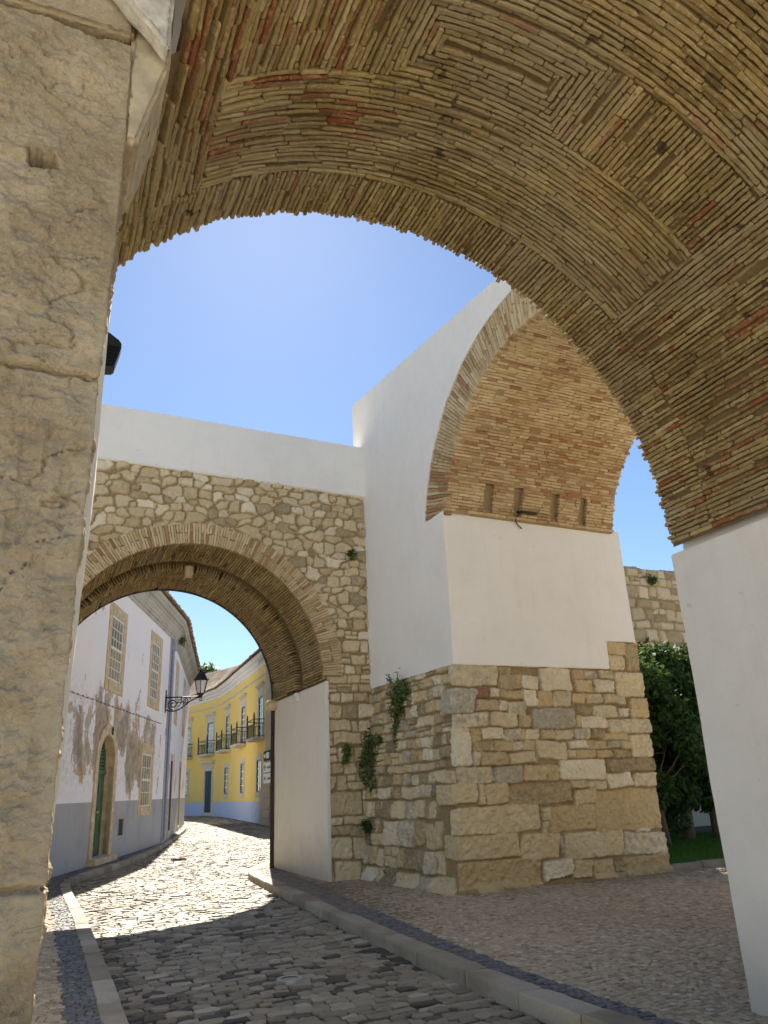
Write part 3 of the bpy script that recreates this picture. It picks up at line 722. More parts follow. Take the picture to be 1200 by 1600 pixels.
m.box(.2, 6.36, YB + .02, YF - .03, 7.41, 7.7)
m.box(4.98, 6.36, YB + .02, YF - .02, 3.386, 7.4)
m.box(-1.6, .16, 3.05, YF - .03, 5.64, 7.7)
m.build('upper_wall', M_white, arch)
m = MB()
swp = [(-.05, .066), (1.14, .068), (1.33, .075), (1.89, .095), (2.68, .110), (3.3, .113), (3.93, .116), (5.10, .116)]
for (za, xa), (zb_, xb) in zip(swp[:-1], swp[1:]): m.hexa([(-1.6, 3.33, za), (xa, 3.33, za), (xa + .03, YF, za), (-1.6, YF, za), (-1.6, 3.33, zb_), (xb, 3.33, zb_), (xb + .03, YF, zb_), (-1.6, YF, zb_)])
m.build('side_wall', M_white_low, arch)

# ---- weathered limestone pillar, left foreground
pil = empty('stone_pillar', (-.4, 3.1, 0), 'tall weathered limestone pillar of huge blocks in the left foreground', 'pillar')
def Ppil(u, v, h):   # face towards -Y, rounded corner then the short return towards +Y
    x = np.where(u < 0, u, 0.); y = np.where(u > 0, u, 0.)
    c = np.clip((u + .03) / .06, 0, 1)
    return st3(x + h * c + np.interp(v, [0, .96, 2.04, 2.57, 3.27, 4.1, 4.5, 5.13], [.066, .066, .07, .078, .086, .098, .1, .09]), 3.0 + y - h * (1 - c), v)
pst = [(-1.4, .4, -.3, 1.33), (-1.4, .4, 1.34, 3.235), (-1.4, .4, 3.245, 4.92)]
def pillar_mesh():
    res = .0075
    us = np.arange(-.95, .33, res); vs = np.arange(-.05, 5.11, res); uu, vv = np.meshgrid(us, vs)
    h = .022 * fbm(uu * 2.2, vv * 1.6, 61, 4) + .009 * fbm(uu * 9, vv * 7, 63, 4, .55) + .010 * fbm(uu * 28, vv * 24, 65, 4, .65) - .008 * sstep(.24, .30, fbm(uu * 19, vv * 23, 74, 3))
    t_ = fbm(uu * 3.2 + .4 * vv, vv * 5.5, 72, 4, .6) * 6; h += .011 * (np.floor(t_) + sstep(.35, .65, t_ - np.floor(t_))) / 2
    h += .007 * np.abs(fbm(uu * 17, vv * 21, 73, 4, .6))
    rid = np.abs(fbm(uu * 2.6 + .3 * fbm(uu * 5, vv * 5, 66, 2), vv * 4.2, 67, 4)); h -= .024 * (1 - sstep(0, .022, rid)) * (fbm(uu * 2, vv * 2, 68, 2) > -.1)
    # blocks: joints at 1.335 and 3.24, each block set a little differently
    e = .02 * fbm(uu * 4, vv * 0 + 1, 69, 3)
    for z, dd in ((1.335, .02), (3.24, .022)):
        h -= dd * (1 - sstep(.0, .022, np.abs(vv - z - e)))
    h += np.where(vv > 3.24, .006, 0) - np.where(vv < 1.335, .008, 0)
    # vertical furrows on the middle block
    mid = sstep(1.3, 1.5, vv) * (1 - sstep(2.9, 3.2, vv)); h -= mid * .018 * sstep(.12, .3, fbm(uu * 14, vv * 2.2, 70, 3))
    h *= 1 - .65 * np.exp(-(uu / .05) ** 2)
    for z, dd in ((1.335, .03), (3.235, .04)): h -= dd * (1 - sstep(.003, .014, np.abs(vv - z - e)))
    # putlog hole
    hr = np.maximum(np.abs(uu + .335 + .3 * (vv - 4.285)) / .056, np.abs(vv - 4.285 - .15 * (uu + .335)) / .05) * .6 + .4 * np.hypot((uu + .335) / .058, (vv - 4.285) / .05) + .25 * fbm(uu * 16, vv * 16, 71, 3); h -= .34 * (1 - sstep(.93, 1.0, hr))
    P = Ppil(uu.ravel(), vv.ravel(), h.ravel()); nv, nu = uu.shape; idx = np.arange(nv * nu).reshape(nv, nu)
    q = np.stack([idx[:-1, :-1], idx[:-1, 1:], idx[1:, 1:], idx[1:, :-1]], -1).reshape(-1, 4)
    return mesh_np('shaft', P, [q], M_pillar, pil)
pillar_mesh()
def rough_prism(name, parent, poly, y0, y1, mat, amp=.012, cut=.035, seed=1, frq=7):
    """block with a polygonal outline in X-Z, subdivided and roughened like worn stone"""
    import bmesh
    bm = bmesh.new(); a = [bm.verts.new((x, y0, z)) for x, z in poly]; b = [bm.verts.new((x, y1, z)) for x, z in poly]; n = len(poly)
    bm.faces.new(a); bm.faces.new(b[::-1])
    for i in range(n): bm.faces.new((a[i], b[i], b[(i + 1) % n], a[(i + 1) % n]))
    bmesh.ops.recalc_face_normals(bm, faces=bm.faces)
    bmesh.ops.bevel(bm, geom=list(bm.edges), offset=.018, segments=2, affect='EDGES', clamp_overlap=True)
    bmesh.ops.triangulate(bm, faces=bm.faces)
    for k in range(6):
        ed = [e for e in bm.edges if e.calc_length() > cut]
        if not ed: break
        bmesh.ops.subdivide_edges(bm, edges=ed, cuts=1); bmesh.ops.triangulate(bm, faces=[f for f in bm.faces if len(f.verts) > 3])
    bm.normal_update()
    co = np.array([v.co[:] for v in bm.verts]); q = co[:, 0] * 1.3 + co[:, 1] * .9; w_ = co[:, 2] + co[:, 1] * .7
    h = amp * 1.6 * fbm(q * frq, w_ * frq, seed, 5, .6)
    for v, d in zip(bm.verts, h): v.co += v.normal * d
    me = bpy.data.meshes.new(name); bm.to_mesh(me); bm.free(); me.polygons.foreach_set('use_smooth', [True] * len(me.polygons))
    return finish(name, me, mat, parent)
# block above the shaft, springer stone of the vault behind it, and the projecting pale cap
rough_prism('impost', pil, [(-1.0, 5.125), (.095, 5.145), (.10, 5.75), (-1.0, 5.75)], 2.975, 3.34, M_pillar, seed=81)
rough_prism('springer', pil, [(.086, 4.52), (.158, 4.52), (.272, 5.06), (.29, 5.9), (.086, 5.9)], 3.0, 3.55, M_springer, .008, seed=83)
rough_prism('cap', pil, [(-.06, 5.36), (.262, 4.985), (.27, 5.7), (-.06, 5.75)], 2.86, 2.972, M_cap, .008, seed=85)
m = MB(); m.box(-.9, .05, 3.25, 3.6, -.05, 4.85); m.build('core', M_pillar, pil)

# ================================================================== STREET GATE (rubble wall with arch across the street)
gate = empty('stone_gate', (3, 16.5, 0), 'rubble stone wall pierced by a round brick arch across the cobbled street', 'stone gate')
GX, GZ, GR, GO, GY, GB = 2.57, 3.78, 2.62, 3.06, 15.0, 18.75
def Pg(u, v, h): return st3(u, GY - h, v)
rng = np.random.default_rng(31)
stn = rows((-.6, 6.4), (-.1, 8.05), lambda v: .36 if v < 1.2 else .24, lambda v: .48 if v < 1.2 else .36 if v < 3 else .30, rng, .25)
def gmask(u, v):
    r = np.hypot(u - GX, v - GZ)
    return ~(((v >= GZ) & (r < GO - .05)) | ((v < GZ) & (np.abs(u - GX) < 2.70))) & (v < 8.02 - .035 * u + .05)
rubble('rubble_wall', gate, Pg, (-.35, 6.38), (-.03, 8.1), .0155, stn, M_rubble3, gmask, (.27, .185, 5.0), 32, gap=.007, bev=.020, depth=.05, prot=.018, warp=.045, rough=.010, rad=.4)
def Pring(u, v, h):   # u: radial distance, v: arc length on mean radius, h out of the wall
    a = v / 2.84; r = u; return st3(GX + r * np.sin(a), GY - h, GZ + r * np.cos(a))
rb = []
na = int(2.84 * R(90 + 72) / .054); vs0 = -2.84 * R(72)
for i in range(na):
    v0 = vs0 + i * .054
    one = rng.random() < .55; t = rng.normal(0, .008)
    segs = [(GR, GO)] if one else [(GR, GR + .22), (GR + .23, GO)]
    for (u0, u1) in segs: rb.append((u0 + .004, u1 + rng.normal(0, .015), v0 + .004, v0 + .050, t + .012 + rng.normal(0, .004), min(1, max(0, rng.normal(.6, .2))), rng.uniform(.5, 1) if rng.random() < .06 else 0))
blocks('arch_ring', gate, Pring, rb, M_brick2, nl=6, ns=2, base=-.1, bev=.005, jit=.0035, seed=33, smooth=False)
gridsheet('ring_bed', gate, lambda u, v, h: Pring(u, v, h - .03), np.linspace(GR, GO + .02, 4), np.linspace(vs0, 2.84 * R(90), 60), M_brick2)
def Pb(u, v, h):   # soffit: u arc, v = Y
    a = u / GR; r = GR - h; return st3(GX + r * np.sin(a), v, GZ + r * np.cos(a))
PbT = lambda u, v, h: Pb(v, u, h)
bb = []
ga = lambda d: R(d) * GR
redg = lambda u, v, rng: rng.uniform(.4, .9) if rng.random() < .03 else 0
bb += courses(ga(-75), ga(91), GY, 16.35, .056, .42, rng, along='v', redf=redg, prot=.003, jend=.006, gap=.018)
bb += courses(ga(-75), ga(91), 16.6, 17.25, .06, .3, rng, along='v', redf=redg, prot=.008, gap=.02, low=lambda u, v: .10, miss=.04)
bb += courses(ga(-75), ga(91), 17.35, GB, .056, .42, rng, along='v', redf=redg, prot=.004, gap=.018, low=lambda u, v: .03)
bb = np.array(bb); blocks('brick_soffit', gate, PbT, bb[:, [2, 3, 0, 1, 4, 5, 6]], M_vault, nl=4, ns=2, base=-.08, bev=.006, jit=.004, seed=34, smooth=False)
gridsheet('mortar_bed', gate, lambda u, v, h: Pb(u, v, h - .06), np.linspace(ga(-76), ga(91), 60), np.linspace(GY + .02, GB - .01, 20), M_vault)
# dark strip round the street end of the passage
m = MB()
prev = None
for i in range(61):
    a = R(-75 + (90 + 75) * i / 60)
    p = [(GX + rr * math.sin(a), yy, GZ + rr * math.cos(a)) for rr, yy in ((GR - .045, GB - .05), (GR + .05, GB - .05), (GR + .05, GB + .05), (GR - .045, GB + .05))]
    if prev: m.hexa(prev + p)
    prev = p
m.box(GX + GR - .045, GX + GR + .05, GB + .012, GB + .08, -.05, GZ)
m.build('edge_band', M_rust, gate)
# jamb panels
m = MB(); m.box(5.225, 5.30, GY - .015, GB, -.05, 3.70); m.build('jamb_panel', M_white_low, gate, bevel=.012)
m = MB(); m.box(-.35, -.06, GY + .01, GB, -.05, 3.70); m.build('jamb_panel', M_white_low, gate, bevel=.012)
# boundstone (worn corbel) at the street end and a boss at the crown
def stone_lump(name, parent, c, s, mat, seed=1, sub=3):
    import bmesh
    bm = bmesh.new(); bmesh.ops.create_cube(bm, size=1); bmesh.ops.subdivide_edges(bm, edges=bm.edges, cuts=sub, use_grid_fill=True)
    rr = np.random.default_rng(seed)
    for v in bm.verts:
        d = v.co.normalized() * .58; v.co = v.co * .62 + d * .38
        v.co += Vector(rr.normal(0, .012, 3))
        v.co = Vector((v.co.x * s[0] + c[0], v.co.y * s[1] + c[1], v.co.z * s[2] + c[2]))
    me = bpy.data.meshes.new(name); bm.to_mesh(me); bm.free()
    me.polygons.foreach_set('use_smooth', [True] * len(me.polygons)); return finish(name, me, mat, parent)
stone_lump('corbel', gate, (5.16, 18.68, 3.62), (.30, .24, .24), M_frame, 3)
stone_lump('boss', gate, (2.65, 16.48, 6.22), (.17, .16, .26), M_frame, 5)
# parapet and core
m = MB()
def par(x): return 9.235 - .032 * x, 8.02 - .035 * x
x0, x1 = -.6, 6.25
m.hexa([(x0, GY - .03, par(x0)[1]), (x1, GY - .03, par(x1)[1]), (x1, GY + .55, par(x1)[1]), (x0, GY + .55, par(x0)[1]),
        (x0, GY - .03, par(x0)[0]), (x1, GY - .03, par(x1)[0]), (x1, GY + .55, par(x1)[0]), (x0, GY + .55, par(x0)[0])])
m.build('parapet', M_white, gate, bevel=.02)
m = MB()
for i in range(40):
    t0 = -76 + (90 + 76) * i / 40; t1 = t0 + (90 + 76) / 40; r = GR + .10
    A = (GX + r * math.sin(R(t0)), GZ + r * math.cos(R(t0))); Bq = (GX + r * math.sin(R(t1)), GZ + r * math.cos(R(t1)))
    m.hexa([(A[0], GY + .12, A[1]), (Bq[0], GY + .12, Bq[1]), (Bq[0], GB - .02, Bq[1]), (A[0], GB - .02, A[1]), (A[0], GY + .12, 7.78), (Bq[0], GY + .12, 7.78), (Bq[0], GB - .02, 7.78), (A[0], GB - .02, 7.78)])
m.box(5.295, 7.6, GY + .12, GB - .02, -.05, GZ); m.box(GX + GR + .1, 7.6, GY + .12, GB - .02, GZ + .001, 7.78)
m.box(-2.5, -.34, GY + .12, GB - .02, -.05, 7.78)
m.build('wall_core', M_rubble2, gate)

# ================================================================== CORNER BASTION (white limewash, brick arch, stone base)
bas = empty('bastion', (7.5, 12.5, 0), 'whitewashed corner tower with a brick vaulted arch above a rough stone base', 'tower')
ba = R(2.84); E1 = np.array([math.cos(ba), math.sin(ba)]); E2 = np.array([-math.sin(ba), math.cos(ba)]); KK = np.array([6.40, 11.68])
def PB(a, s, z):  # a along the front, s into depth
    a = np.asarray(a, float); s = np.asarray(s, float); return st3(KK[0] + a * E1[0] + s * E2[0], KK[1] + a * E1[1] + s * E2[1], z)
def PB1(a, s, z): return tuple(PB(a, s, z).reshape(-1))
BL, BF = .28, .06
front = """-0.15,0.91,3.19,3.57 0.92,1.22,3.42,3.55 0.93,1.43,3.15,3.42 1.44,1.81,3.16,3.40 1.82,2.54,3.14,3.55 2.57,2.86,3.35,3.53 2.88,3.17,3.37,3.53 3.19,3.57,3.38,3.54 2.61,3.01,3.12,3.34 3.03,3.49,3.11,3.35 3.48,3.92,3.84,4.08 3.91,4.16,3.55,4.07 3.46,3.87,3.55,3.83 3.58,4.14,3.05,3.51 -0.35,0.43,2.72,3.15 0.43,0.70,2.97,3.14 0.71,0.90,2.99,3.14 0.92,1.42,2.99,3.14 1.43,1.72,2.85,3.14 1.74,2.08,2.86,3.14 2.09,2.47,2.85,3.13 2.50,2.83,2.93,3.10 2.85,3.20,2.93,3.10 3.22,3.71,2.91,3.08 0.44,0.87,2.76,2.95 0.88,1.05,2.77,2.96 1.07,1.46,2.71,2.94 2.60,2.95,2.71,2.89 2.98,3.53,2.68,2.88 3.55,3.80,2.67,2.85 3.83,4.12,2.65,3.03 -0.09,0.71,2.50,2.73 0.73,1.26,2.51,2.75 1.29,1.56,2.50,2.71 1.58,2.55,2.48,2.83 2.57,2.69,2.48,2.69 2.70,3.27,2.47,2.68 3.28,4.12,2.38,2.64 -0.15,0.32,1.89,2.49 0.34,0.53,2.28,2.48 0.55,0.97,2.31,2.49 0.98,1.34,2.30,2.49 1.35,1.45,2.30,2.48 1.46,1.74,2.29,2.47 1.76,2.05,2.29,2.46 2.07,2.47,2.29,2.46 2.49,2.83,2.28,2.46 2.86,3.12,2.28,2.45 3.13,3.74,2.27,2.39 3.73,4.13,1.94,2.36 0.34,0.67,2.11,2.27 0.68,0.79,2.13,2.28 0.80,1.16,2.11,2.29 1.17,1.40,2.12,2.27 1.41,1.64,2.11,2.27 1.65,2.28,1.95,2.26 2.31,2.73,2.12,2.26 2.74,3.19,2.11,2.26 3.21,3.46,2.12,2.25 3.48,3.72,2.10,2.25 0.34,0.48,1.89,2.10 0.49,1.01,1.89,2.10 1.04,1.55,1.89,2.08 1.57,1.64,1.88,2.10 2.29,2.46,1.96,2.11 2.47,2.91,1.95,2.10 2.92,3.30,1.95,2.09 3.33,3.69,1.95,2.09 0.02,0.76,1.61,1.87 0.77,1.31,1.59,1.87 1.34,1.82,1.61,1.86 1.83,2.08,1.59,1.85 2.10,3.12,1.60,1.93 3.17,4.11,1.70,1.93 2.30,2.66,1.45,1.58 2.67,3.09,1.43,1.57 3.12,3.67,1.44,1.69 3.70,4.12,1.44,1.67 -0.55,0.42,1.31,1.62 0.45,0.56,1.28,1.59 0.57,1.02,1.27,1.59 1.04,2.30,1.24,1.56 2.33,2.82,1.19,1.43 2.80,4.13,0.72,1.40 -0.11,1.62,0.84,1.25 1.65,1.85,1.00,1.20 1.64,1.74,0.78,0.98 1.77,2.77,0.78,1.19 -0.40,1.19,0.48,0.84 1.22,1.98,0.41,0.78 1.99,2.07,0.38,0.72 2.08,3.31,0.34,0.74 3.34,4.07,0.31,0.67 3.63,3.93,0.68,0.77 -0.03,1.58,0.04,0.44 1.61,2.16,0.09,0.37 2.18,2.58,0.05,0.33 2.60,3.03,-0.01,0.30 3.06,3.26,0.09,0.24 3.04,3.23,-0.06,0.09 3.27,4.07,-0.05,0.29 0.38,0.80,-0.10,0.05 0.83,1.33,-0.12,0.01 1.35,1.71,-0.12,-0.01 1.73,2.01,-0.13,-0.02 2.03,2.36,-0.12,-0.02 2.38,2.76,-0.13,-0.04 2.79,3.27,-0.15,-0.07"""
rng = np.random.default_rng(44)
stn = []
for t in front.split():
    a, b, c, d = map(float, t.split(',')); a -= .012; b += .012; c -= .01; d += .01
    if b > 4.03: b = 4.32
    big = (b - a) * (d - c)
    rn = rng.choice([.15, .3, .42, .52, .62, .76, .9]) + rng.normal(0, .05)
    stn.append([a, b, c, d, min(1, max(0, rn)), 0])
stn[15][5] = .9
stn[24][5] = .35
for i_, v_ in ((4, .95), (34, .76), (14, .78), (85, .5), (16, .9), (86, .55), (90, .8), (98, .12), (99, .1), (38, .95)): stn[i_][4] = v_
# left return of the base: smaller stones above, big ones at the foot
lf = rows((-3.6, -.02), (-.12, 3.6), lambda v: .36 if v < .9 else .27 if v < 1.7 else .2, lambda v: .55 if v < .9 else .36 if v < 1.7 else .26, rng, .12)
wrap = [q for q in stn if q[0] < 0]
for q in lf:
    a, b, c, d = q
    b = min(b, -.02)
    for s_ in wrap:
        if c < s_[3] - .02 and d > s_[2] + .02: b = min(b, s_[0] - .01)
    if b - a > .05: stn.append((a, b, c, d))
def Pbase(u, v, h):
    h = h + .085 * (1 - sstep(.03, .12, v + .10 * fbm(np.asarray(u) * 2.3, np.asarray(v) * 0 + 3, 91, 3)))   # worn footing
    f = 1 - np.clip(v, 0, 3.55) / 3.55
    bl = BL * f; bf = BF * f
    ur = np.clip(u, 0, 4.4); ul = np.clip(-u, 0, 4)
    nf = sstep(-.05, .05, u); nl_ = 1 - nf
    k_ = (4.2 + bl - .12 * f) / 4.2
    a = -bl + ur * k_ - h * nl_ ; s = -bf + ul - h * nf
    s = s + .035 * nf * nl_ * 4; a = a + .035 * nf * nl_ * 4
    return PB(a, s, v)
rubble('stone_base', bas, Pbase, (-3.5, 4.25), (-.13, 4.1), .0145, stn, M_rubble, lambda u, v: (v < 3.56) | ((u > 3.44) & (v < 4.1)), None, 45, gap=.004, bev=.015, depth=.06, prot=.022, warp=.036, rough=.014, rad=.3)
# right-hand flank of the base and white body behind
m = MB(); m.hexa([PB1(.15, .12, -.1), PB1(4.12, .12, -.1), PB1(4.12, 3.2, -.1), PB1(.15, 3.2, -.1), PB1(.15, .12, 4.0), PB1(4.12, .12, 4.0), PB1(4.12, 3.2, 4.0), PB1(.15, 3.2, 4.0)]); m.build('core', M_rubble2, bas)
# white limewashed band on the front of the pier, stepped at the right
m = MB()
def slab(m, a0, a1, z0, z1, s0=-.022, s1=.3): m.hexa([PB1(a0, s0, z0), PB1(a1, s0, z0), PB1(a1, s1, z0), PB1(a0, s1, z0), PB1(a0, s0, z1), PB1(a1, s0, z1), PB1(a1, s1, z1), PB1(a0, s1, z1)])
AC, AZ, AR, AO = -2.85, 5.79, 2.78, 3.55       # arch in the left plane: centre depth, height, radii
zt = 6.33
# one polygon with thickness
def prism(mb, pts, f0, f1):
    n = len(pts); V = [f0(*p) for p in pts] + [f1(*p) for p in pts]
    mb.add(V, [tuple(range(n)), tuple(range(2 * n - 1, n - 1, -1))] + [(i, i + n, (i + 1) % n + n, (i + 1) % n) for i in range(n)])
pts = [(-.025, 3.545), (3.44, 3.555), (3.46, 4.09), (4.20, 4.09), (4.18, zt + .04), (-.025, zt)]
prism(m, pts, lambda a, z: PB1(a, -.03, z), lambda a, z: PB1(a, .35, z))
m.build('front_limewash', M_white, bas, bevel=.012)
# gable wall along the left: columns between arch (or base) and the sloping top
m = MB()
top = lambda s: 10.03 + .0853 * s
def arcz(s): 
    d = s - AC
    return AZ + math.sqrt(max(0, AO * AO - d * d)) if abs(d) < AO else zt
ss = [3.8, 3.2, 2.4, 1.6, 1.0, .8, .665]
def col(s0, s1, zb0, zb1):   # s0>s1
    a0, a1 = -.012, .55
    m.hexa([PB1(a0, s0, zb0), PB1(a0, s1, zb1), PB1(a1, s1, zb1), PB1(a1, s0, zb0), PB1(a0, s0, top(s0)), PB1(a0, s1, top(s1)), PB1(a1, s1, top(s1)), PB1(a1, s0, top(s0))])
for a_, b_ in zip(ss[:-1], ss[1:]): col(a_, b_, 3.555, 3.555)
SP = .665   # where the ring lands
th = np.linspace(math.acos((zt - AZ) / AO), -math.acos((zt - AZ) / AO), 61)
sv = [AC + AO * math.sin(t) for t in th]; zv = [AZ + AO * math.cos(t) for t in th]
col(.665, sv[0], 3.555, 3.555) if sv[0] < .665 else None
for i in range(60): col(sv[i], sv[i + 1], zv[i], zv[i + 1])
col(sv[-1], -6.8, 3.5, 3.5)
# below the springing, down to the stone base
a0, a1 = -.012, .55
m.hexa([PB1(a0, sv[0], 3.555), PB1(a0, -.02, 3.555), PB1(a1, -.02, 3.555), PB1(a1, sv[0], 3.555), PB1(a0, sv[0], zt), PB1(a0, -.02, zt), PB1(a1, -.02, zt), PB1(a1, sv[0], zt)])
m.build('gable_wall', M_white, bas)
# brick ring on the white face, and vaulted soffit
def Pr3(u, v, h):
    a = v / 3.16; return PB(-.0 - h, AC + u * np.sin(a), AZ + u * np.cos(a))
rb = []
t_hi = math.acos((zt - AZ) / 3.16) + .01
nv_ = int(3.16 * (t_hi + R(30)) / .062)
for i in range(nv_):
    v0 = 3.16 * t_hi - (i + 1) * .062
    t = rng.normal(0, .006)
    ctr = rng.choice([.3, .36, .42, .5])
    rdd = rng.uniform(.5, 1) if (i < 14 and rng.random() < .75) or rng.random() < .05 else 0
    for (u0, u1) in [(AR, AR + ctr), (AR + ctr + .008, AO - .012)]:
        rb.append((u0 + .003, u1, v0 + .005, v0 + .057, t + .0 + rng.normal(0, .004), min(1, max(0, rng.normal(.55, .22))), rdd))
blocks('arch_ring', bas, Pr3, rb, M_brick2, nl=5, ns=2, base=-.12, bev=.005, jit=.0035, seed=46, smooth=False)
gridsheet('ring_bed', bas, lambda u, v, h: Pr3(u, v, h - .03), np.linspace(AR, AO + .0, 4), np.linspace(-3.16 * R(40), 3.16 * t_hi, 60), M_brick2)
AW = 3.95
def Ps3(u, v, h):   # u along front, v arc from springing side (positive towards the pier)
    a = v / AR; r = AR - h + .02 * fbm(np.asarray(u) * .8, np.asarray(v) * .8, 48, 3); return PB(u, AC + r * np.sin(a), AZ + r * np.cos(a))
t3 = AR * math.acos((zt - AZ) / AR)
red3 = lambda u, v, rng: rng.uniform(.3, .95) if rng.random() < (.30 if v > t3 - 1.8 and v < t3 - .45 else .06) else 0
sb = courses(0.0, AW, AR * R(-32), t3 + .02, .060, .25, rng, along='u', redf=red3, prot=.016, gap=.013, miss=.015)
nich = [(.80, 1.01), (1.48, 1.68), (2.36, 2.55), (3.06, 3.24)]
nb = []
for b in sb:
    cut = False
    if t3 - .60 < (b[2] + b[3]) / 2 < t3 - .03:
        for (n0, n1) in nich:
            if b[0] < n1 and b[1] > n0:
                cut = True
                if n0 - b[0] > .04: nb.append((b[0], n0) + tuple(b[2:]))
                if b[1] - n1 > .04: nb.append((n1, b[1]) + tuple(b[2:]))
                break
    if not cut: nb.append(b)
nb = np.array(nb); nb[:, 5] = np.clip(nb[:, 5] + .3 * fbm(nb[:, 0], nb[:, 2], 49, 3) + .12 * (nb[:, 2] < t3 - 1.9), 0, 1)
blocks('brick_soffit', bas, Ps3, nb, M_brick2, nl=5, ns=2, base=-.16, bev=.005, jit=.0035, seed=47, smooth=False)
# mortar bed with the four slots left open
vb = np.linspace(AR * R(-34), t3 + .04, 50)
gridsheet('mortar_bed', bas, lambda u, v, h: Ps3(u, v, h - .022), np.linspace(0.02, AW - .02, 20), np.linspace(AR * R(-34), t3 - .60, 40), M_brick2)
ue = [.02]
for n0, n1 in nich:
    gridsheet('mortar_bed', bas, lambda u, v, h: Ps3(u, v, h - .022), np.linspace(ue[-1], n0, 4), np.linspace(t3 - .60, t3 + .04, 8), M_brick2); ue.append(n1)
gridsheet('mortar_bed', bas, lambda u, v, h: Ps3(u, v, h - .022), np.linspace(ue[-1], AW - .02, 4), np.linspace(t3 - .60, t3 + .04, 8), M_brick2)
gridsheet('niche_back', bas, lambda u, v, h: Ps3(u, v, h - .105), np.linspace(.5, 3.5, 10), np.linspace(t3 - .64, t3 + .05, 6), M_brick2)
# hidden half of the vault, its far pier and the roof over it
m = MB()
for i in range(30):
    t0 = 79 - i * 158 / 30; t1 = t0 - 158 / 30
    f = lambda t, r, a: PB1(a, AC + r * math.sin(R(t)), AZ + r * math.cos(R(t)))
    r0, r1 = (AR + .17, AR + .5) if t0 > -30 else (AR, AR + .5)
    m.hexa([f(t0, r0, .56), f(t1, r0, .56), f(t1, r0, AW), f(t0, r0, AW), f(t0, r1, .56), f(t1, r1, .56), f(t1, r1, AW), f(t0, r1, AW)])
m.hexa([PB1(.0, -6.8, -.1), PB1(4.1, -6.8, -.1), PB1(4.1, -5.75, -.1), PB1(.0, -5.75, -.1), PB1(.0, -6.8, 6.3), PB1(4.1, -6.8, 6.3), PB1(4.1, -5.75, 6.3), PB1(.0, -5.75, 6.3)])
m.hexa([PB1(.56, -.1, 6.3), PB1(AW, -.1, 6.3), PB1(AW, 3.3, 6.3), PB1(.56, 3.3, 6.3), PB1(.56, .75, 9.2), PB1(AW, .75, 9.2), PB1(AW, 3.3, 9.2), PB1(.56, 3.3, 9.2)])
m.build('vault_back', M_rubble2, bas)

def roughen(o, cut, amp, frq=1.3, seed=1):
    import bmesh
    me = o.data; bm = bmesh.new(); bm.from_mesh(me)
    bmesh.ops.remove_doubles(bm, verts=bm.verts, dist=1e-4); bmesh.ops.triangulate(bm, faces=bm.faces)
    for k in range(7):
        ed = [e for e in bm.edges if e.calc_length() > cut]
        if not ed: break
        bmesh.ops.subdivide_edges(bm, edges=ed, cuts=1); bmesh.ops.triangulate(bm, faces=[f for f in bm.faces if len(f.verts) > 3])
    bm.normal_update(); co = np.array([v.co[:] for v in bm.verts]); q = co[:, 0] * 1.31 + co[:, 1] * .83; w_ = co[:, 2] + co[:, 1] * .47 - co[:, 0] * .3
    h = amp * (fbm(q * frq, w_ * frq, seed, 3) + .5 * fbm(q * 6, w_ * 6, seed + 3, 3))
    for v, d in zip(bm.verts, h): v.co += v.normal * d
    bm.to_mesh(me); bm.free(); me.update()
for o in list(C.objects):
    b_n = o.name.split('.')[0]
    if b_n in ('front_limewash', 'gable_wall', 'pier', 'parapet', 'jamb_panel', 'side_wall') and o.type == 'MESH': roughen(o, .11 if b_n != 'gable_wall' else .16, .012, seed=len(o.name) + len(o.data.vertices))

# ================================================================== OLD CITY WALL beyond the garden
cw = empty('city_wall', (19, 20.4, 0), 'old rubble city wall behind the garden trees at right', 'wall')
rng = np.random.default_rng(61)
stn = rows((14.5, 22.2), (1.5, 8.6), lambda v: .36, lambda v: .52, rng, .15)
rubble('rubble_face', cw, lambda u, v, h: st3(u, 20 - h, v), (14.5, 22), (1.5, 8.46), .028, stn, M_rubble2, lambda u, v: v < 8.42 + .05 * vnoise(u * 3, u * 0, 5), None, 62, gap=.012, bev=.05, depth=.06, prot=.02, warp=.05, rough=.012)
m = MB(); m.box(12, 26, 20.12, 21.2, -.1, 8.38); m.build('core', M_rubble2, cw)
m = MB(); m.box(12, 26, 19.93, 20.02, -.1, 1.52); m.build('plinth', M_ashlar, cw)
# ================================================================== HOUSES
class Facade:
    def __init__(s, pts):
        s.p = np.array(pts, float); d = np.diff(s.p, axis=0); s.L = np.linalg.norm(d, axis=1); s.d = d / s.L[:, None]
        s.U = np.concatenate([[0], np.cumsum(s.L)]); s.u0 = 0
    def P(s, u, z, w=0.):
        u = u - s.u0; i = int(min(max(np.searchsorted(s.U, u, side='right') - 1, 0), len(s.d) - 1))
        q = s.p[i] + s.d[i] * (u - s.U[i])
        n = np.array([s.d[i][1], -s.d[i][0]]); return (q[0] + n[0] * w, q[1] + n[1] * w, z)
    def Pm(s, u, z, w=0.):   # mitred offset at corners (for cornices and roofs)
        u = u - s.u0; i = int(min(max(np.searchsorted(s.U, u, side='right') - 1, 0), len(s.d) - 1)); t = (u - s.U[i]) / s.L[i]
        def nrm(j):
            j0, j1 = max(j - 1, 0), min(j, len(s.d) - 1)
            a = np.array([s.d[j0][1], -s.d[j0][0]]); b = np.array([s.d[j1][1], -s.d[j1][0]]); m = a + b; m /= np.linalg.norm(m); return m / max(.5, m @ a)
        n = nrm(i) * (1 - t) + nrm(i + 1) * t
        q = s.p[i] + s.d[i] * (u - s.U[i]); return (q[0] + n[0] * w, q[1] + n[1] * w, z)
    def breaks(s): return [x + s.u0 for x in s.U]
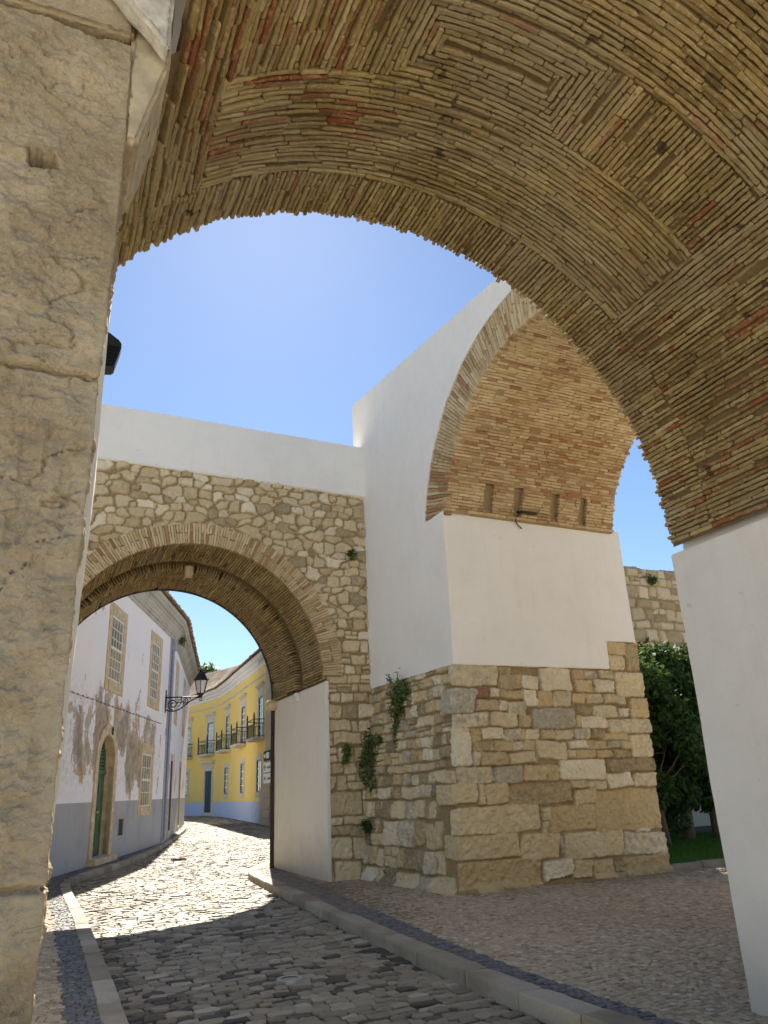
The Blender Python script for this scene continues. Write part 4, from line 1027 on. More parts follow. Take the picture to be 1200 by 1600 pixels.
def wall(fc, name, parent, u0, u1, zb, zt, holes, mat, w=0., reveal=.14):
    """facade skin with rectangular openings and their reveals"""
    us = sorted(set([u0, u1] + [x for x in fc.breaks() if u0 < x < u1] + [x for h in holes for x in h[:2] if u0 <= x <= u1]))
    zs = sorted(set([zt] + [z for h in holes for z in h[2:4] if zt > z > (zb if not callable(zb) else 1.0)]))
    m = MB()
    for i in range(len(us) - 1):
        a, b = us[i], us[i + 1]; mid = (a + b) / 2
        za = zb(a) if callable(zb) else zb; zb2 = zb(b) if callable(zb) else zb
        lo = (za, zb2)
        lev = [lo] + [(z, z) for z in zs if z > max(lo)]
        for j in range(len(lev) - 1):
            zm = (max(lev[j]) + lev[j + 1][0]) / 2
            if any(h[0] < mid < h[1] and h[2] < zm < h[3] for h in holes): continue
            m.add([fc.P(a + 1e-6, lev[j][0], w), fc.P(b - 1e-6, lev[j][1], w), fc.P(b - 1e-6, lev[j + 1][1], w), fc.P(a + 1e-6, lev[j + 1][0], w)], [(0, 1, 2, 3)])
    for (a, b, c, d) in holes:
        c2, d2 = max(c, zb if not callable(zb) else c), min(d, zt)
        if d2 <= c2: continue
        r = -reveal
        m.add([fc.P(a, c2, w), fc.P(a, d2, w), fc.P(a, d2, r), fc.P(a, c2, r)], [(0, 1, 2, 3)])
        m.add([fc.P(b, c2, w), fc.P(b, d2, w), fc.P(b, d2, r), fc.P(b, c2, r)], [(3, 2, 1, 0)])
        if d <= zt: m.add([fc.P(a, d, w), fc.P(b, d, w), fc.P(b, d, r), fc.P(a, d, r)], [(0, 1, 2, 3)])
        if c >= (zb if not callable(zb) else 0): m.add([fc.P(a, c, w), fc.P(b, c, w), fc.P(b, c, r), fc.P(a, c, r)], [(3, 2, 1, 0)])
    return m.build(name, mat, parent)
def fbox(m, fc, u0, u1, z0, z1, w0, w1, mit=False):
    f = fc.Pm if mit else fc.P
    m.hexa([f(u0, z0, w0), f(u1, z0, w0), f(u1, z0, w1), f(u0, z0, w1), f(u0, z1, w0), f(u1, z1, w0), f(u1, z1, w1), f(u0, z1, w1)])
def window(fc, parent, u0, u1, z0, z1, nx, ny, fw=.3, proud=.035, deep=.14, frame_mat=None, glass=None, split=True, sash_mat=None, bar=.024, arch=0., fb=None):
    """stone surround (part) with sash and panes (sub-parts); u0..z1 is the opening"""
    m = MB(); fb = fw if fb is None else fb
    fbox(m, fc, u0 - fw, u0, z0 - fb, z1 + fw, -deep, proud); fbox(m, fc, u1, u1 + fw, z0 - fb, z1 + fw, -deep, proud)
    fbox(m, fc, u0 + .001, u1 - .001, z1, z1 + fw + arch, -deep, proud); fbox(m, fc, u0 + .001, u1 - .001, z0 - fb, z0, -deep, proud + .02)
    wf = m.build('window_frame', frame_mat or M_frame, parent, bevel=.012)
    m = MB(); d0, d1 = -deep + .01, -deep + .055; e = .06
    fbox(m, fc, u0, u0 + e, z0, z1, d0, d1); fbox(m, fc, u1 - e, u1, z0, z1, d0, d1); fbox(m, fc, u0 + e, u1 - e, z1 - e, z1, d0, d1); fbox(m, fc, u0 + e, u1 - e, z0, z0 + e, d0, d1)
    zm = (z0 + z1) / 2
    if split: fbox(m, fc, u0 + e, u1 - e, zm - .04, zm + .04, d0, d1 + .015)
    for i in range(1, nx):
        u = u0 + e + (u1 - u0 - 2 * e) * i / nx; 
        if split: fbox(m, fc, u - bar / 2, u + bar / 2, z0 + e, zm - .04, d0 + .01, d1 - .01); fbox(m, fc, u - bar / 2, u + bar / 2, zm + .04, z1 - e, d0 + .01, d1 - .01)
        else: fbox(m, fc, u - bar / 2, u + bar / 2, z0 + e, z1 - e, d0 + .01, d1 - .01)
    for j in range(1, ny):
        z = z0 + e + (z1 - z0 - 2 * e) * j / ny
        if split and abs(z - zm) < .08: continue
        fbox(m, fc, u0 + e, u1 - e, z - bar / 2, z + bar / 2, d0 + .013, d1 - .013)
    m.build('sash', sash_mat or M_whitewood, wf)
    m = MB(); m.add([fc.P(u0, z0, d0 + .02), fc.P(u1, z0, d0 + .02), fc.P(u1, z1, d0 + .02), fc.P(u0, z1, d0 + .02)], [(0, 1, 2, 3)]); m.build('pane', glass or M_glass, wf)
    return wf
def sweep(fc, parent, name, u0, u1, prof, mat, step=1.0):
    """prof: (w,z) outline swept along the facade with mitred corners"""
    us = sorted(set(list(np.arange(u0, u1, step)) + [u1] + [x for x in fc.breaks() if u0 < x < u1]))
    m = MB(); n = len(prof); V = []
    for u in us: V += [fc.Pm(u, z, w) for w, z in prof]
    F = [(i * n + k, (i + 1) * n + k, (i + 1) * n + k + 1, i * n + k + 1) for i in range(len(us) - 1) for k in range(n - 1)]
    F += [tuple(range(n)), tuple((len(us) - 1) * n + k for k in range(n))[::-1]]
    m.add(V, F); return m.build(name, mat, parent)
def tiles(fc, parent, u0, u1, z, w_out, run, rise, pitch=.23, seed=5):
    """rows of half-round clay tiles running up from the eaves"""
    rng = np.random.default_rng(seed); V = []; Q = []; A = []
    n = int((u1 - u0) / pitch); ks = 7
    for i in range(n):
        for kind in (0, 1):   # 0 cover tile, 1 channel tile
            uc = u0 + (i + (.5 if kind else 0)) * pitch; nt_ = max(1, int(run / .42))
            for t in range(nt_):
                f0 = t / nt_ - .02; f1 = (t + 1) / nt_ + .02; r = rng.random(); r0 = pitch * .30; b = len(V); lift = .03 if kind == 0 else .0
                j0 = rng.normal(0, .012); ex = rng.normal(0, .02) if t == 0 else 0
                for (f, rr, dz) in ((f0, r0 * 1.08, .02), (f1, r0 * .9, .0)):
                    for k in range(ks):
                        a = math.pi * k / (ks - 1); uu_ = uc + j0 + rr * math.cos(a); zz = z + rise * f + dz + (lift + rr * math.sin(a) if kind == 0 else .07 - rr * math.sin(a) * .8)
                        V.append(fc.Pm(min(max(uu_, fc.u0), fc.u0 + fc.U[-1]), zz, w_out - run * f + (ex if f == f0 else 0))); A.append(r)
                Q += [(b + k, b + k + 1, b + ks + k + 1, b + ks + k) for k in range(ks - 1)]
    o = mesh_np('roof', np.array(V), [np.array(Q)], M_tile, parent, dict(rnd=np.array(A), joint=np.zeros(len(V)), red=np.zeros(len(V))), True)
    return o
# ---------------------------------------------------------------- white house with peeling limewash
d1 = np.array([math.sin(R(19.4)), math.cos(R(19.4))]); H0 = np.array([.64, 21.05])
pA = H0 - 6 * d1; pB = np.array([4.73, 32.65]); d2 = np.array([math.sin(R(12.42)), math.cos(R(12.42))]); pC = pB + 15.1 * d2
fh = Facade([pA, pB, pC]); fh.u0 = -6.0
hu1 = fh.breaks()[2]; K1 = fh.breaks()[1]
house = empty('white_house', (3, 28, 0), 'two storey white house with peeling limewash, grey foot and green arched door', 'house')
DO = (2.78, 4.42)   # door opening
holes = [(DO[0], DO[1], .16, 3.42), (3.13, 4.46, 4.95, 6.85), (8.63, 9.90, 5.03, 7.06), (8.12, 9.55, 1.36, 3.10), (5.44, 5.98, .6, 1.06),
         (K1 + 2.2, K1 + 3.5, .34, 3.1), (K1 + 8.6, K1 + 9.9, .3, 3.05), (K1 + 3.0, K1 + 4.2, 5.0, 7.05), (K1 + 9.2, K1 + 10.4, 4.9, 7.1)]
wall(fh, 'wall', house, -6, hu1, 1.585, 7.9, holes, M_peel)
wall(fh, 'dado', house, -6, hu1, -.1, 1.585, holes, M_greydado)
# return wall at the street end and the back, so the house is solid
m = MB(); e_ = fh.P(hu1, 0, 0); n2 = np.array([-d2[1], d2[0]]); q2 = np.array(e_[:2]) + n2 * 7; a_ = np.array(fh.P(-6, 0, 0)[:2]); n1 = np.array([-d1[1], d1[0]]); q1 = a_ + n1 * 7
m.add([(e_[0], e_[1], -.1), (*q2, -.1), (*q1, -.1), (a_[0], a_[1], -.1), (e_[0], e_[1], 7.9), (*q2, 7.9), (*q1, 7.9), (a_[0], a_[1], 7.9)], [(0, 1, 5, 4), (1, 2, 6, 5), (2, 3, 7, 6), (4, 5, 6, 7)])
m.build('return_wall', M_peel, house)
sweep(fh, house, 'cornice', -6, hu1 + .001, [(0, 7.78), (.06, 7.78), (.06, 7.89), (.12, 7.90), (.12, 7.99), (.15, 8.0), (.17, 8.07), (.24, 8.13), (.26, 8.19), (.31, 8.2), (.31, 8.28), (.42, 8.29), (.42, 8.42), (.46, 8.43), (.50, 8.54), (.50, 8.57), (.0, 8.6)], M_greycorn)
tiles(fh, house, .0, hu1 - .1, 8.59, .58, 3.4, 1.35, seed=6)
m = MB()
for u0_, u1_ in ((-6, K1), (K1, hu1)): m.add([fh.Pm(u0_, 8.58, .5), fh.Pm(u1_, 8.58, .5), fh.Pm(u1_, 9.98, -3.3), fh.Pm(u0_, 9.98, -3.3)], [(0, 1, 2, 3)])
m.build('roof_deck', M_tile, house)
# upper and lower windows
window(fh, house, 3.13, 4.46, 4.95, 6.85, 4, 6, deep=.055, proud=.02, fw=.36, fb=.34)
window(fh, house, 8.63, 9.90, 5.03, 7.06, 4, 6, deep=.055, proud=.02, fw=.36, fb=.34)
window(fh, house, 8.12, 9.55, 1.36, 3.10, 4, 4, deep=.055, proud=.02, fw=.28, fb=.28, glass=M_curtain, bar=.022, arch=.06)
window(fh, house, K1 + 3.0, K1 + 4.2, 5.0, 7.05, 4, 6, deep=.055, proud=.02, fw=.36, fb=.34)
window(fh, house, K1 + 9.2, K1 + 10.4, 4.9, 7.1, 4, 6, deep=.055, proud=.02, fw=.36, fb=.34)
# door surround with round head
def arch_door():
    a, b = DO; c = (a + b) / 2; r = (b - a) / 2; zs_ = 3.40 - r * 1.0; fw = .30; dp = -.26; pr = .04
    m = MB()
    fbox(m, fh, a - fw, a, .0, zs_, dp, pr); fbox(m, fh, b, b + fw, .0, zs_, dp, pr)
    n = 18
    for i in range(n):
        t0 = math.pi * i / n; t1 = math.pi * (i + 1) / n; P = fh.P
        q = [(c + rr * math.cos(t), zs_ + rr * math.sin(t)) for rr, t in ((r, t0), (r + fw, t0), (r + fw, t1), (r, t1))]
        m.hexa([P(*q[0], dp), P(*q[1], dp), P(*q[1], pr), P(*q[0], pr), P(*q[3], dp), P(*q[2], dp), P(*q[2], pr), P(*q[3], pr)])
        # wall filling between the rectangular hole and the round head
    m.box(0, 0, 0, 0, 0, 0) if False else None
    dr = m.build('door_frame', M_frame, house, bevel=.008)
    m = MB(); fbox(m, fh, a - fw - .05, b + fw + .05, -.05, .15, -.3, .22); m.build('doorstep', M_frame, house, bevel=.02)
    m = MB()
    lw = dp + .02
    fbox(m, fh, a, c - .01, .16, zs_ - .25, lw - .05, lw); fbox(m, fh, c + .01, b, .16, zs_ - .25, lw - .05, lw)
    for (x0, x1) in ((a + .1, c - .1), (c + .1, b - .1)):
        for (z0, z1) in ((.3, .85), (.98, 1.55), (1.68, 2.2)):
            fbox(m, fh, x0, x1, z0, z1, lw, lw + .02); fbox(m, fh, x0 + .1, x1 - .1, z0 + .1, z1 - .1, lw + .02, lw + .035)
    fbox(m, fh, a, b, zs_ - .25, zs_ - .12, lw - .03, lw + .05)
    # louvred fanlight
    for k in range(9):
        z = zs_ - .1 + k * .1; hw = r if z < zs_ else math.sqrt(max(.01, r * r - (z - zs_) ** 2))
        fbox(m, fh, c - hw, c + hw, z, z + .075, lw - .03, lw + .015)
    dl = m.build('door', M_greenpaint, house, bevel=.006)
    m = MB(); p0 = fh.P(c - .09, 1.15, lw + .02); 
    Mbr = simple('brass', (.5, .36, .14), .35, .8); fbox(m, fh, c - .12, c - .05, 1.05, 1.25, lw + .02, lw + .05); m.build('handle', Mbr, dl); m = MB(); fbox(m, fh, c + .1, c + .34, 1.28, 1.34, lw + .03, lw + .05); m.build('letter_slot', Mbr, dl)
    m = MB(); m.add([fh.P(a - .1, .1, dp - .02), fh.P(b + .1, .1, dp - .02), fh.P(b + .1, 3.5, dp - .02), fh.P(a - .1, 3.5, dp - .02)], [(0, 1, 2, 3)]); m.build('door_back', M_blackhole, house)  # black sheet standing for the unlit space behind the door
    # house number over the door: a plain 0
    m = MB(); n = 24
    for i in range(n):
        t0 = 2 * math.pi * i / n; t1 = 2 * math.pi * (i + 1) / n
        q = [(c + .28 + .085 * k * math.cos(t), 3.53 + .12 * k2 * math.sin(t)) for k, k2, t in ((.62, .72, t0), (1, 1, t0), (1, 1, t1), (.62, .72, t1))]
        P = fh.P
        m.hexa([P(*q[0], .035), P(*q[1], .035), P(*q[1], .06), P(*q[0], .06), P(*q[3], .035), P(*q[2], .035), P(*q[2], .06), P(*q[3], .06)])
    m.build('house_number', M_dark_iron, house)
arch_door()
m = MB(); fbox(m, fh, 5.40, 5.44, .57, 1.09, -.16, .015); fbox(m, fh, 5.98, 6.02, .57, 1.09, -.16, .015); fbox(m, fh, 5.44, 5.98, 1.06, 1.09, -.16, .015); fbox(m, fh, 5.44, 5.98, .57, .6, -.16, .015)
v_ = m.build('cellar_vent', M_greydado, house); m = MB(); m.add([fh.P(5.4, .57, -.15), fh.P(6.02, .57, -.15), fh.P(6.02, 1.1, -.15), fh.P(5.4, 1.1, -.15)], [(0, 1, 2, 3)]); m.build('opening', M_blackhole, v_)  # black sheet stands for the darkness inside the vent
for (u0_, u1_, zb_, zt_, mt, fm) in ((K1 + 2.2, K1 + 3.5, .34, 3.1, M_blackhole, M_greyframe), (K1 + 8.6, K1 + 9.9, .3, 3.05, M_brownwood, M_frame)):
    m = MB(); fbox(m, fh, u0_ - .25, u0_, .0, zt_ + .28, -.2, .008); fbox(m, fh, u1_, u1_ + .25, .0, zt_ + .28, -.2, .008); fbox(m, fh, u0_, u1_, zt_, zt_ + .28, -.2, .007); fbox(m, fh, u0_, u1_, .0, zb_, -.2, .03)
    fr_ = m.build('door_frame', fm, house, bevel=.01)
    m = MB(); fbox(m, fh, u0_, u1_, zb_, zt_, -.06, -.012); 
    for k in range(3): fbox(m, fh, u0_ + .15, u1_ - .15, zb_ + .15 + k * .88, zb_ + .85 + k * .88, -.012, -.002)
    m.build('door', mt, house)
# painted pilaster with the rain pipe at the bend, cable on clips
m = MB(); fbox(m, fh, K1 - .50, K1 - .04, -.05, 7.77, 0.002, .045); m.build('corner_strip', M_bluepipe, house)
m = MB(); m.tube([fh.P(K1 - .27, z, .10) for z in (.1, 2, 4, 6, 7.3, 7.75)], .055, 10); fbox(m, fh, K1 - .40, K1 - .14, 7.28, 7.6, .046, .2); m.build('rain_pipe', M_bluepipe, house)
m = MB(); m.tube([fh.P(u, 4.19 + .008 * u - .012 * math.sin(u * 2.2), .03) for u in np.linspace(-.6, 10.7, 60)], .009, 5)
for u in np.arange(-.4, 10.7, .42): fbox(m, fh, u - .012, u + .012, 4.175 + .008 * u, 4.215 + .008 * u, .0, .04)
m.build('cable', simple('grey_cable', (.2, .19, .18), .7), house)

# ---------------------------------------------------------------- wall lantern on its scrolled bracket
def wall_lantern():
    root = empty('wall_lantern', fh.P(11.39, 5.1, 0), 'black street lantern on a scrolled iron bracket on the white house', 'street lamp')
    B_ = lambda w_, z, du=0.: fh.P(11.39 + du, z, w_)
    m = MB(); fbox(m, fh, 11.36, 11.42, 4.75, 5.62, 0.0, .035); fbox(m, fh, 11.33, 11.45, 4.95, 5.42, .035, .05)
    m.tube([B_(.03, 5.33), B_(1.42, 5.33)], .026, 8)
    # lower sweep and spirals
    m.tube([B_(.04, 4.86), B_(.22, 4.80), B_(.42, 4.81), B_(.62, 4.90), B_(.82, 5.06), B_(1.0, 5.19), B_(1.2, 5.28), B_(1.38, 5.31)], .026, 8)
    def spiral(cx, cz, r0, turns, st, sg=1, rad=.018):
        m.tube([B_(cx + r0 * (1 - .8 * t) * math.cos(st + sg * turns * 2 * math.pi * t), cz + r0 * (1 - .8 * t) * math.sin(st + sg * turns * 2 * math.pi * t)) for t in np.linspace(0, 1, 30)], rad, 6)
    spiral(.30, 5.06, .21, 1.6, -1.6, -1, .024); spiral(.80, 5.20, .11, 1.3, 3.4, 1); spiral(.58, 5.20, .1, 1.2, 0, -1); spiral(1.36, 5.22, .08, 1.2, 1.8, -1)
    m.tube([B_(.5, 4.95), B_(.62, 5.12), B_(.62, 5.31)], .016, 6)
    for (a, b) in ((.45, 5.12), (.68, 5.08), (.93, 5.27)): m.tube([B_(a, b - .05), B_(a + .04, b), B_(a, b + .06)], [.012, .03, .006], 6)
    m.build('bracket', M_dark_iron, root)
    c = fh.P(11.39, 0, 1.36); cx, cy = c[0], c[1]; ns = 6
    def ring(z, r): return [(cx + r * math.cos(2 * math.pi * k / ns + .3), cy + r * math.sin(2 * math.pi * k / ns + .3), z) for k in range(ns)]
    m = MB()
    def frust(z0, r0, z1, r1): m.add(ring(z0, r0) + ring(z1, r1), [(k, (k + 1) % ns, ns + (k + 1) % ns, ns + k) for k in range(ns)] + [tuple(range(ns))[::-1], tuple(range(ns, 2 * ns))])
    frust(5.33, .05, 5.42, .13); frust(5.42, .15, 5.45, .16)
    for k in range(ns): m.tube([ring(5.45, .155)[k], ring(5.94, .265)[k]], .016, 6)
    m.build('cage', M_dark_iron, root)
    m = MB(); frust(5.94, .285, 5.98, .30); frust(5.98, .29, 6.20, .17); frust(6.20, .17, 6.30, .07); frust(6.30, .05, 6.36, .09); frust(6.36, .09, 6.43, .015)
    for k in range(ns): 
        p = ring(5.98, .30)[k]; m.tube([p, (p[0] * 1.0 + (p[0] - cx) * .14, p[1] + (p[1] - cy) * .14, 6.02)], [.018, .012], 5)
    m.build('cap', M_dark_iron, root)
    m = MB(); frust(5.46, .14, 5.935, .25); gm, n, l, b = newmat('milky_lantern_glass'); b.inputs['Base Color'].default_value = (.72, .74, .78, 1); b.inputs['Roughness'].default_value = .25
    b.inputs['Transmission Weight'].default_value = .35
    m.build('glass', gm, root)
wall_lantern()

# ---------------------------------------------------------------- yellow house at the end of the street
ypts = [(9.0, 76.0), (11.02, 70.48), (11.48, 68.95), (12.31, 65.58), (12.85, 61.63), (12.70, 57.37), (12.42, 52.97), (12.2, 48.71), (11.98, 44.79), (11.80, 42.2)]
fy = Facade(ypts); fy.u0 = -fy.U[1]
yh = empty('yellow_house', (12.5, 57, 0), 'long yellow house with iron balconies and a pale blue foot at the street end', 'house')
yu0, yu1 = fy.breaks()[0], fy.breaks()[-1]
ybase = lambda u: .40 - .0125 * max(u, 0)
up = [(1.4, 2.5), (6.03, 7.5), (11.5, 12.8), (17.95, 19.3), (23.7, 25.0)]
lo = [(1.3, 2.35), (11.35, 12.75), (17.95, 19.15), (23.3, 24.6)]
yd = (5.85, 7.5)
yh_holes = [(a, b, 4.72, 7.15) for a, b in up] + [(a, b, 1.68, 3.52) for a, b in lo] + [(yd[0], yd[1], .42, 3.48)]
wall(fy, 'wall', yh, yu0, yu1, 1.2, 8.4, yh_holes, M_yellow, reveal=.16)
wall(fy, 'dado', yh, yu0, yu1, -.2, 1.2, yh_holes, M_bluedado, reveal=.16)
sweep(fy, yh, 'string_course', yu0 + .3, yu1, [(0.002, 8.28), (.07, 8.3), (.07, 8.4), (.002, 8.42)], M_greyframe)
wall(fy, 'frieze', yh, yu0, yu1, 8.4, 9.0, [], M_yellow)
sweep(fy, yh, 'cornice', yu0 + .3, yu1, [(.001, 8.85), (.06, 8.87), (.1, 9.02), (.22, 9.1), (.26, 9.22), (.4, 9.3), (.46, 9.46), (.46, 9.52), (.0, 9.56)], plaster('pale_grey_cornice', (.62, .63, .62), (.45, .44, .42), .3, .1, streak=.15))
tiles(fy, yh, yu0 + .5, yu1 - .3, 9.55, .55, 5.0, 3.0, pitch=.3, seed=9)
m = MB(); bks = fy.breaks()
for a, b in zip(bks[:-1], bks[1:]):
    m.add([fy.Pm(a, 9.54, .5), fy.Pm(b, 9.54, .5), fy.Pm(b, 12.56, -4.5), fy.Pm(a, 12.56, -4.5), fy.Pm(b, 9.5, -9.), fy.Pm(a, 9.5, -9.)], [(0, 1, 2, 3), (3, 2, 4, 5)])
m.build('roof_deck', M_tile, yh)
m = MB()
for a, b in zip(bks[:-1], bks[1:]): m.add([fy.Pm(a, 0, -9), fy.Pm(b, 0, -9), fy.Pm(b, 9.5, -9), fy.Pm(a, 9.5, -9)], [(0, 1, 2, 3)])
a = fy.Pm(yu0, 0, 0); b = fy.Pm(yu0, 0, -9); m.add([a, b, (*b[:2], 9.5), (*a[:2], 9.5)], [(0, 1, 2, 3)])
a = fy.Pm(yu1, 0, 0); b = fy.Pm(yu1, 0, -9); m.add([a, b, (*b[:2], 9.5), (*a[:2], 9.5)], [(0, 1, 2, 3)])
m.build('back_wall', M_yellow, yh)
def head(m, a, b, z):   # moulded hood over an opening
    fbox(m, fy, a - .28, b + .28, z + .5, z + .60, -.02, .12); fbox(m, fy, a - .36, b + .36, z + .60, z + .70, -.02, .22); fbox(m, fy, a - .3, b + .3, z + .70, z + .76, -.02, .16)
    fbox(m, fy, a - .2, b + .2, z + .2, z + .5, -.02, .03)
M_darksash = simple('dark_teal_frame_paint', (.03, .045, .05), .5)
for a, b in up:
    wf = window(fy, yh, a, b, 4.72, 7.15, 2, 6, fw=.2, fb=.0, proud=.03, deep=.06, frame_mat=M_greyframe, split=False, bar=.05)
    m = MB(); head(m, a, b, 7.15); m.build('hood', M_greyframe, wf)
    m = MB(); e = .075
    fbox(m, fy, a, a + e, 4.73, 7.15, -.04, .012); fbox(m, fy, b - e, b, 4.73, 7.15, -.04, .012); fbox(m, fy, a + e, b - e, 7.15 - e, 7.15, -.04, .012); m.build('casing', M_darksash, wf)
for a, b in lo:
    wf = window(fy, yh, a, b, 1.68, 3.52, 2, 4, fw=.22, fb=.24, proud=.03, deep=.06, frame_mat=M_greyframe, split=False, bar=.05, arch=.12)
    m = MB(); e = .09
    fbox(m, fy, a, a + e, 1.69, 3.52, -.04, .012); fbox(m, fy, b - e, b, 1.69, 3.52, -.04, .012); fbox(m, fy, a + e, b - e, 3.52 - e, 3.52, -.04, .012); fbox(m, fy, a + e, b - e, 1.69, 1.69 + e, -.04, .012); m.build('casing', M_darksash, wf)
# front door
m = MB(); a, b = yd
fbox(m, fy, a - .24, a, .2, 3.9, -.16, .06); fbox(m, fy, b, b + .24, .2, 3.9, -.16, .06); fbox(m, fy, a, b, 3.48, 3.9, -.16, .058); fbox(m, fy, a, b, .2, .42, -.16, .1)
fbox(m, fy, a - .45, b + .45, 3.9, 4.05, -.02, .16); fbox(m, fy, a - .6, b + .6, 4.05, 4.2, -.02, .3); fr_ = m.build('door_frame', M_greyframe, yh)
m = MB(); c_ = (a + b) / 2; fbox(m, fy, a, c_ - .01, .42, 3.48, -.08, -.03); fbox(m, fy, c_ + .01, b, .42, 3.48, -.08, -.03)
for x0, x1 in ((a + .12, c_ - .12), (c_ + .12, b - .12)):
    for z0, z1 in ((.6, 1.2), (1.35, 2.2), (2.35, 3.3)): fbox(m, fy, x0, x1, z0, z1, -.03, -.01)
m.build('door', M_tealpaint, yh)
# balconies: slab, rail with balusters
for (a, b) in up:
    ca = (a + b) / 2; u0_, u1_ = ca - 1.05, ca + 1.05; wo = .62
    m = MB(); fbox(m, fy, u0_ - .06, u1_ + .06, 4.60, 4.72, -.01, wo + .06); fbox(m, fy, u0_ + .02, u1_ - .02, 4.54, 4.60, -.01, wo - .02)
    bl_ = m.build('balcony', M_greyframe, yh, bevel=.015)
    m = MB()
    for zz, th_ in ((5.72, .025), (5.46, .018), (4.8, .018)):
        fbox(m, fy, u0_, u1_, zz - th_, zz + th_, wo - .025, wo + .025); 
        for uu_ in (u0_, u1_): fbox(m, fy, uu_ - .025, uu_ + .025, zz - th_, zz + th_, .0, wo - .025)
    for uu_ in (u0_, u1_): fbox(m, fy, uu_ - .045, uu_ + .045, 4.72, 5.98, wo - .045, wo + .045); fbox(m, fy, uu_ - .03, uu_ + .03, 5.98, 6.1, wo - .03, wo + .03)
    for t in np.linspace(u0_, u1_, 13)[1:-1]: fbox(m, fy, t - .011, t + .011, 4.72, 5.46, wo - .011, wo + .011)
    for t in np.linspace(0, wo, 6)[1:-1]:
        for uu_ in (u0_, u1_): fbox(m, fy, uu_ - .011, uu_ + .011, 4.72, 5.46, t - .011, t + .011)
    m.build('railing', simple('dark_green_iron', (.025, .035, .025), .5, .2), bl_)
# worn stone corner pier at the near end, in courses; broader at the foot
def pier_courses():
    rng = np.random.default_rng(15); m = MB(); z = -.2; bl = []
    V = []
    while z < 8.9:
        h = rng.uniform(.42, .62); u0_, w1 = (24.75, .13) if z < 1.5 else (25.3, .10) if z < 2.6 else (25.95, .07)
        j = rng.normal(0, .02)
        if rng.random() < .6:
            k = rng.uniform(.35, .65); sp = u0_ + (27.3 - u0_) * k; bl += [(u0_ + j, sp - .012, z, z + h - .02, w1), (sp, 27.6, z, z + h - .02, w1 + rng.normal(0, .01))]
        else: bl.append((u0_ + j, 27.6, z, z + h - .02, w1 + rng.normal(0, .012)))
        z += h
    for (a, b, c, d, w1) in bl: fbox(m, fy, a, b, c, d, .02, w1)
    fbox(m, fy, 24.8, 27.6, -.2, 8.9, .004, .2) if False else None
    fbox(m, fy, 26.0, 27.58, -.2, 8.9, .006, .05); fbox(m, fy, 24.8, 25.99, -.2, 1.5, .006, .10)
    fbox(m, fy, 25.8, 27.6, 8.85, 9.05, .47, .52)
    return m.build('corner_pier', M_ashlar, yh, bevel=.02)
pier_courses()
# ---------------------------------------------------------------- three direction signs on the corner pier
def sign(z0, z1, dark, glyph, label):
    root = empty('direction_sign', fy.P(27.0, (z0 + z1) / 2, .27), label, 'sign', 'direction signs on the stone corner pier')
    bgm, fg = (M_blackhole, M_whitewood) if dark else (M_whitewood, M_dark_iron)
    a, b = 25.95, 28.4
    P = lambda u, z, w: fy.P(u, z, w)
    m = MB(); fbox(m, fy, a, b, z0, z1, .12, .15); m.build('plate', bgm, root, bevel=.006)
    m = MB(); zc = (z0 + z1) / 2; h = (z1 - z0)
    def tri(pts): m.add([P(u, z, .152) for u, z in pts] + [P(u, z, .165) for u, z in pts], [tuple(range(len(pts)))[::-1], tuple(range(len(pts), 2 * len(pts)))] + [(i, (i + 1) % len(pts), len(pts) + (i + 1) % len(pts), len(pts) + i) for i in range(len(pts))])
    # u grows towards the viewer, which is to the right in the picture
    if glyph == 'left':
        tri([(a + .12, zc), (a + .5, zc - .3 * h), (a + .5, zc + .3 * h)]); fbox(m, fy, a + .5, a + .72, zc - .1 * h, zc + .1 * h, .152, .165)
    elif glyph == 'up':
        tri([(a + .1, zc - .05 * h), (a + .8, zc - .05 * h), (a + .45, zc + .33 * h)]); fbox(m, fy, a + .36, a + .54, zc - .28 * h, zc - .05 * h, .152, .165)
    else:
        tri([(a + .15, zc), (a + .5, zc - .24 * h), (a + .5, zc + .24 * h)]); fbox(m, fy, a + .5, a + .74, zc - .08 * h, zc + .08 * h, .152, .165); 
    m.build('arrow', fg, root); m = MB()
    if glyph == 'left':
        for k in range(3): fbox(m, fy, a + .86 + k * .26, a + 1.08 + k * .26, zc - .3 * h, zc + .3 * h, .152, .165)
    else:
        rr = np.random.default_rng(int(z0 * 100)); u = a + 1.0; 
        while u < b - .5:
            wd = rr.uniform(.05, .1); fbox(m, fy, u, u + wd, zc - .14 * h, zc + rr.choice([.02, .12]) * h, .152, .162); u += wd + .03
    m.build('lettering', fg, root)
sign(3.34, 3.86, True, 'left', 'black direction sign with white arrow, topmost of three on the stone pier')
sign(2.72, 3.24, False, 'up', 'white direction sign with an upward arrow, middle of three on the stone pier')
sign(2.14, 2.66, False, 'small', 'white direction sign below two others on the stone pier')

# ================================================================== SMALL FITTINGS
# black ribbed flood lamp on the white side wall (left)
fl = empty('flood_lamp', (.17, 4.2, 4.1), 'black ribbed flood lamp fixed high on the white wall behind the stone pillar', 'flood lamp')
m = MB(); prof = [(.125, 3.925), (.19, 3.935), (.222, 4.075), (.212, 4.105), (.125, 4.165)]
Vv = [(x, 4.1, z) for x, z in prof] + [(x, 4.22, z) for x, z in prof]; n = 5
m.add(Vv, [tuple(range(n))[::-1], tuple(range(n, 2 * n))] + [(i, (i + 1) % n, n + (i + 1) % n, n + i) for i in range(n)])
m.build('housing', M_dark_iron, fl, bevel=.008)
m = MB()
for k in range(9): z = 3.945 + k * .0135; xx = .195 + (z - 3.945) * .2; m.box(.135, xx - .012, 4.088, 4.0995, z, z + .006)
m.build('cooling_rib', M_dark_iron, fl)
